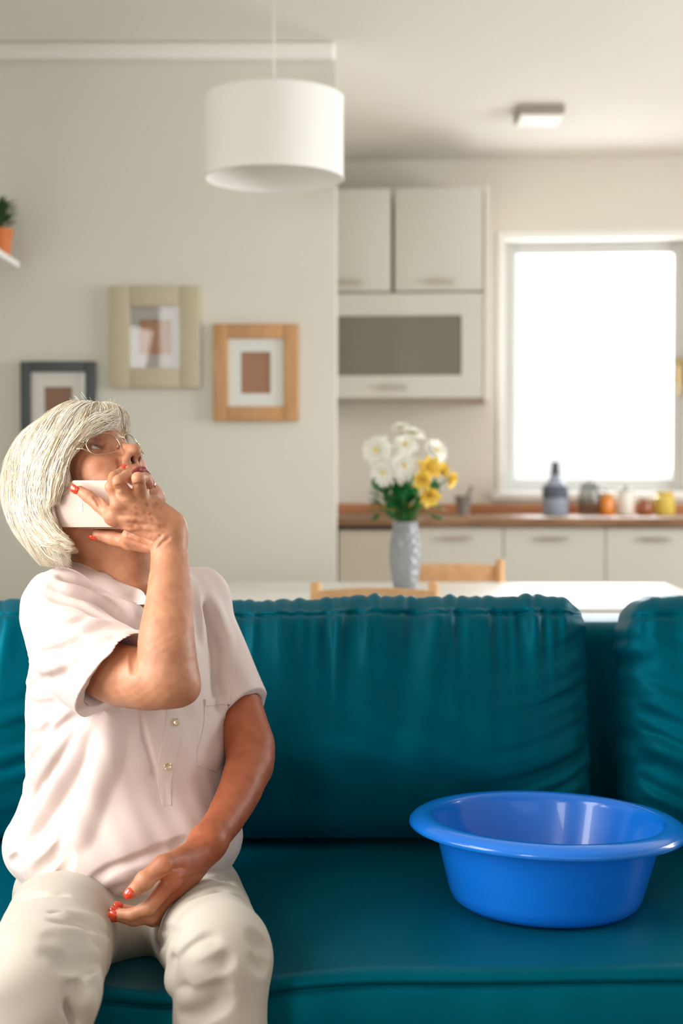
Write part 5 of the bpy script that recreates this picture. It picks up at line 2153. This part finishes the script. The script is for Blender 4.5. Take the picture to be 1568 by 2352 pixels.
for s_ in (-1, 1):
    MB().tube(lens_pts(s_), .0008, 8, True).build('rim', m_gold, gl, True, M=gi)
    P0 = lens_pts(s_, 40, .985)
    c_ = sum(P0) / len(P0) + Fv * .0018
    V = [c_ + (p - c_) * 0 for p in P0[:1]]
    F0 = []
    for ring_, q in ((1, .5), (2, 1.0)):
        V += [c_ * (1 - q) + p * q + Fv * .0010 * (1 - q) for p in P0]
    n_ = len(P0)
    for i in range(n_):
        j = (i + 1) % n_
        F0.append((0, 1 + i, 1 + j))
        F0.append((1 + i, 1 + n_ + i, 1 + n_ + j, 1 + j))
    V = [Vector(v) + gi.translation for v in V]
    mesh_obj('lens', V, F0, m_lens, gl)
    # hinge and temple arm
    x = s_ * .0575
    pts_ = [H(s_ * .0545, .0125, .0040), H(s_ * .0630, .008, .0060), H(s_ * .0700, -.008, .0040), H(s_ * .0755, -.045, -.002), H(s_ * .0780, -.078, -.008), H(s_ * .078, -.096, -.018), H(s_ * .077, -.103, -.036)]
    w = MB().tube(pts_, [.0011, .0026, .0024, .0021, .0016, .0016, .0018], 10)
    ta = w.build('temple_arm', m_gold, gl, True, M=gi)
    MB().tube([H(s_ * .0570, .0085, -.0120), H(s_ * .0620, .0065, -.0040), H(s_ * .0680, -.002, .0030)], [.0008, .0012, .0012], 8).build('hinge', m_gold, ta, True, M=gi)
    MB().tube([H(s_ * .009, .0265, -.0085), H(s_ * .0105, .023, -.014), H(s_ * .0100, .0205, -.017)], [.0007, .0007, .0022], 8).build('nose_pad', m_gold, gl, True, M=gi)
MB().tube([H(-.0090, .0268, -.006), H(-.004, .0300, -.0035), H(.004, .0300, -.0035), H(.0090, .0268, -.006)], .0011, 8).build('bridge', m_gold, gl, True, M=gi)

# ---------------- phone ----------------
ph = empty('smartphone', tuple(W(230, 1160, 2.07)), 'rose-gold smartphone held against the woman\'s ear', 'phone')
a_, b_, c_ = PHA, PHB, PHC
ex = (b_ - a_)
wid = np.linalg.norm(ex)
ex /= wid
ez = (c_ - a_) - ex * ((c_ - a_) @ ex)
hei = np.linalg.norm(ez)
ez /= hei
ey = np.cross(ez, ex)
cpos = a_ + ex * wid / 2 + ez * hei / 2
Mp = Matrix(((ex[0], ey[0], ez[0], cpos[0]), (ex[1], ey[1], ez[1], cpos[1]), (ex[2], ey[2], ez[2], cpos[2]), (0, 0, 0, 1)))
ph.matrix_world = Mp
sgn_ = -1.0 if ey[1] > 0 else 1.0    # side facing away from the head


def rrect(hw, hh, r, n=8):
    P = []
    for (cx, cz, a0) in ((hw - r, hh - r, 0), (-hw + r, hh - r, 90), (-hw + r, -hh + r, 180), (hw - r, -hh + r, 270)):
        for i in range(n + 1):
            a = R_(a0 + 90 * i / n)
            P.append((cx + r * math.cos(a), cz + r * math.sin(a)))
    return P


def slab(name, hw, hh, r, ys, m, parent):
    """rounded slab: ys = list of (y, inset)"""
    V, F0 = [], []
    rings = []
    for (y, ins) in ys:
        P = rrect(hw - ins, hh - ins, max(r - ins, .001))
        rings.append(list(range(len(V), len(V) + len(P))))
        V += [(p[0], y, p[1]) for p in P]
    for a, b in zip(rings[:-1], rings[1:]):
        for i in range(len(a)):
            j = (i + 1) % len(a)
            F0.append((a[i], a[j], b[j], b[i]))
    F0.append(tuple(rings[0][::-1]))
    F0.append(tuple(rings[-1]))
    o = mesh_obj(name, V, F0, m, parent)
    bm = bmesh.new()
    bm.from_mesh(o.data)
    bmesh.ops.recalc_face_normals(bm, faces=bm.faces[:])
    bm.to_mesh(o.data)
    bm.free()
    return autosmooth(o, 35)


m_pframe = mat('rose_gold_metal', (228, 190, 168), .22, 1.0)
m_pback = mat('rose_gold_back', (236, 214, 200), .30, .45, coat=.0)
slab('phone_frame', wid / 2, hei / 2, .009, [(-.0036, .0018), (-.0028, .0003), (0, 0), (.0028, .0003), (.0036, .0018)], m_pframe, ph)
slab('back_cover', wid / 2 - .0022, hei / 2 - .0022, .0075, [(sgn_ * .0034, 0), (sgn_ * .0039, .0004)], m_pback, ph)
slab('screen', wid / 2 - .0022, hei / 2 - .0022, .0075, [(-sgn_ * .0034, 0), (-sgn_ * .0039, .0004)], mat('dark_screen', (14, 14, 16), .08), ph)
# white dot and bar set near one end of the back
m_mark = mat('white_marking', (250, 250, 248), .25)
cl = Mp.inverted() @ Vector(W(180, 1150, 2.05))
cl2 = Mp.inverted() @ Vector(W(180, 1167, 2.05))
w = MB().lathe([(0, .0006), (.0026, .0006), (.0030, 0)], 20)
w.build('white_dot', m_mark, ph, M=Matrix.Translation((cl.x, sgn_ * .0038, cl.z)) @ Matrix.Rotation(R_(-90 * sgn_), 4, 'X'))
MB().box(cl2.x - .0028, cl2.x + .0028, sgn_ * .0036, sgn_ * .0043, cl2.z - .006, cl2.z + .006, .0002).build('white_bar', m_mark, ph)
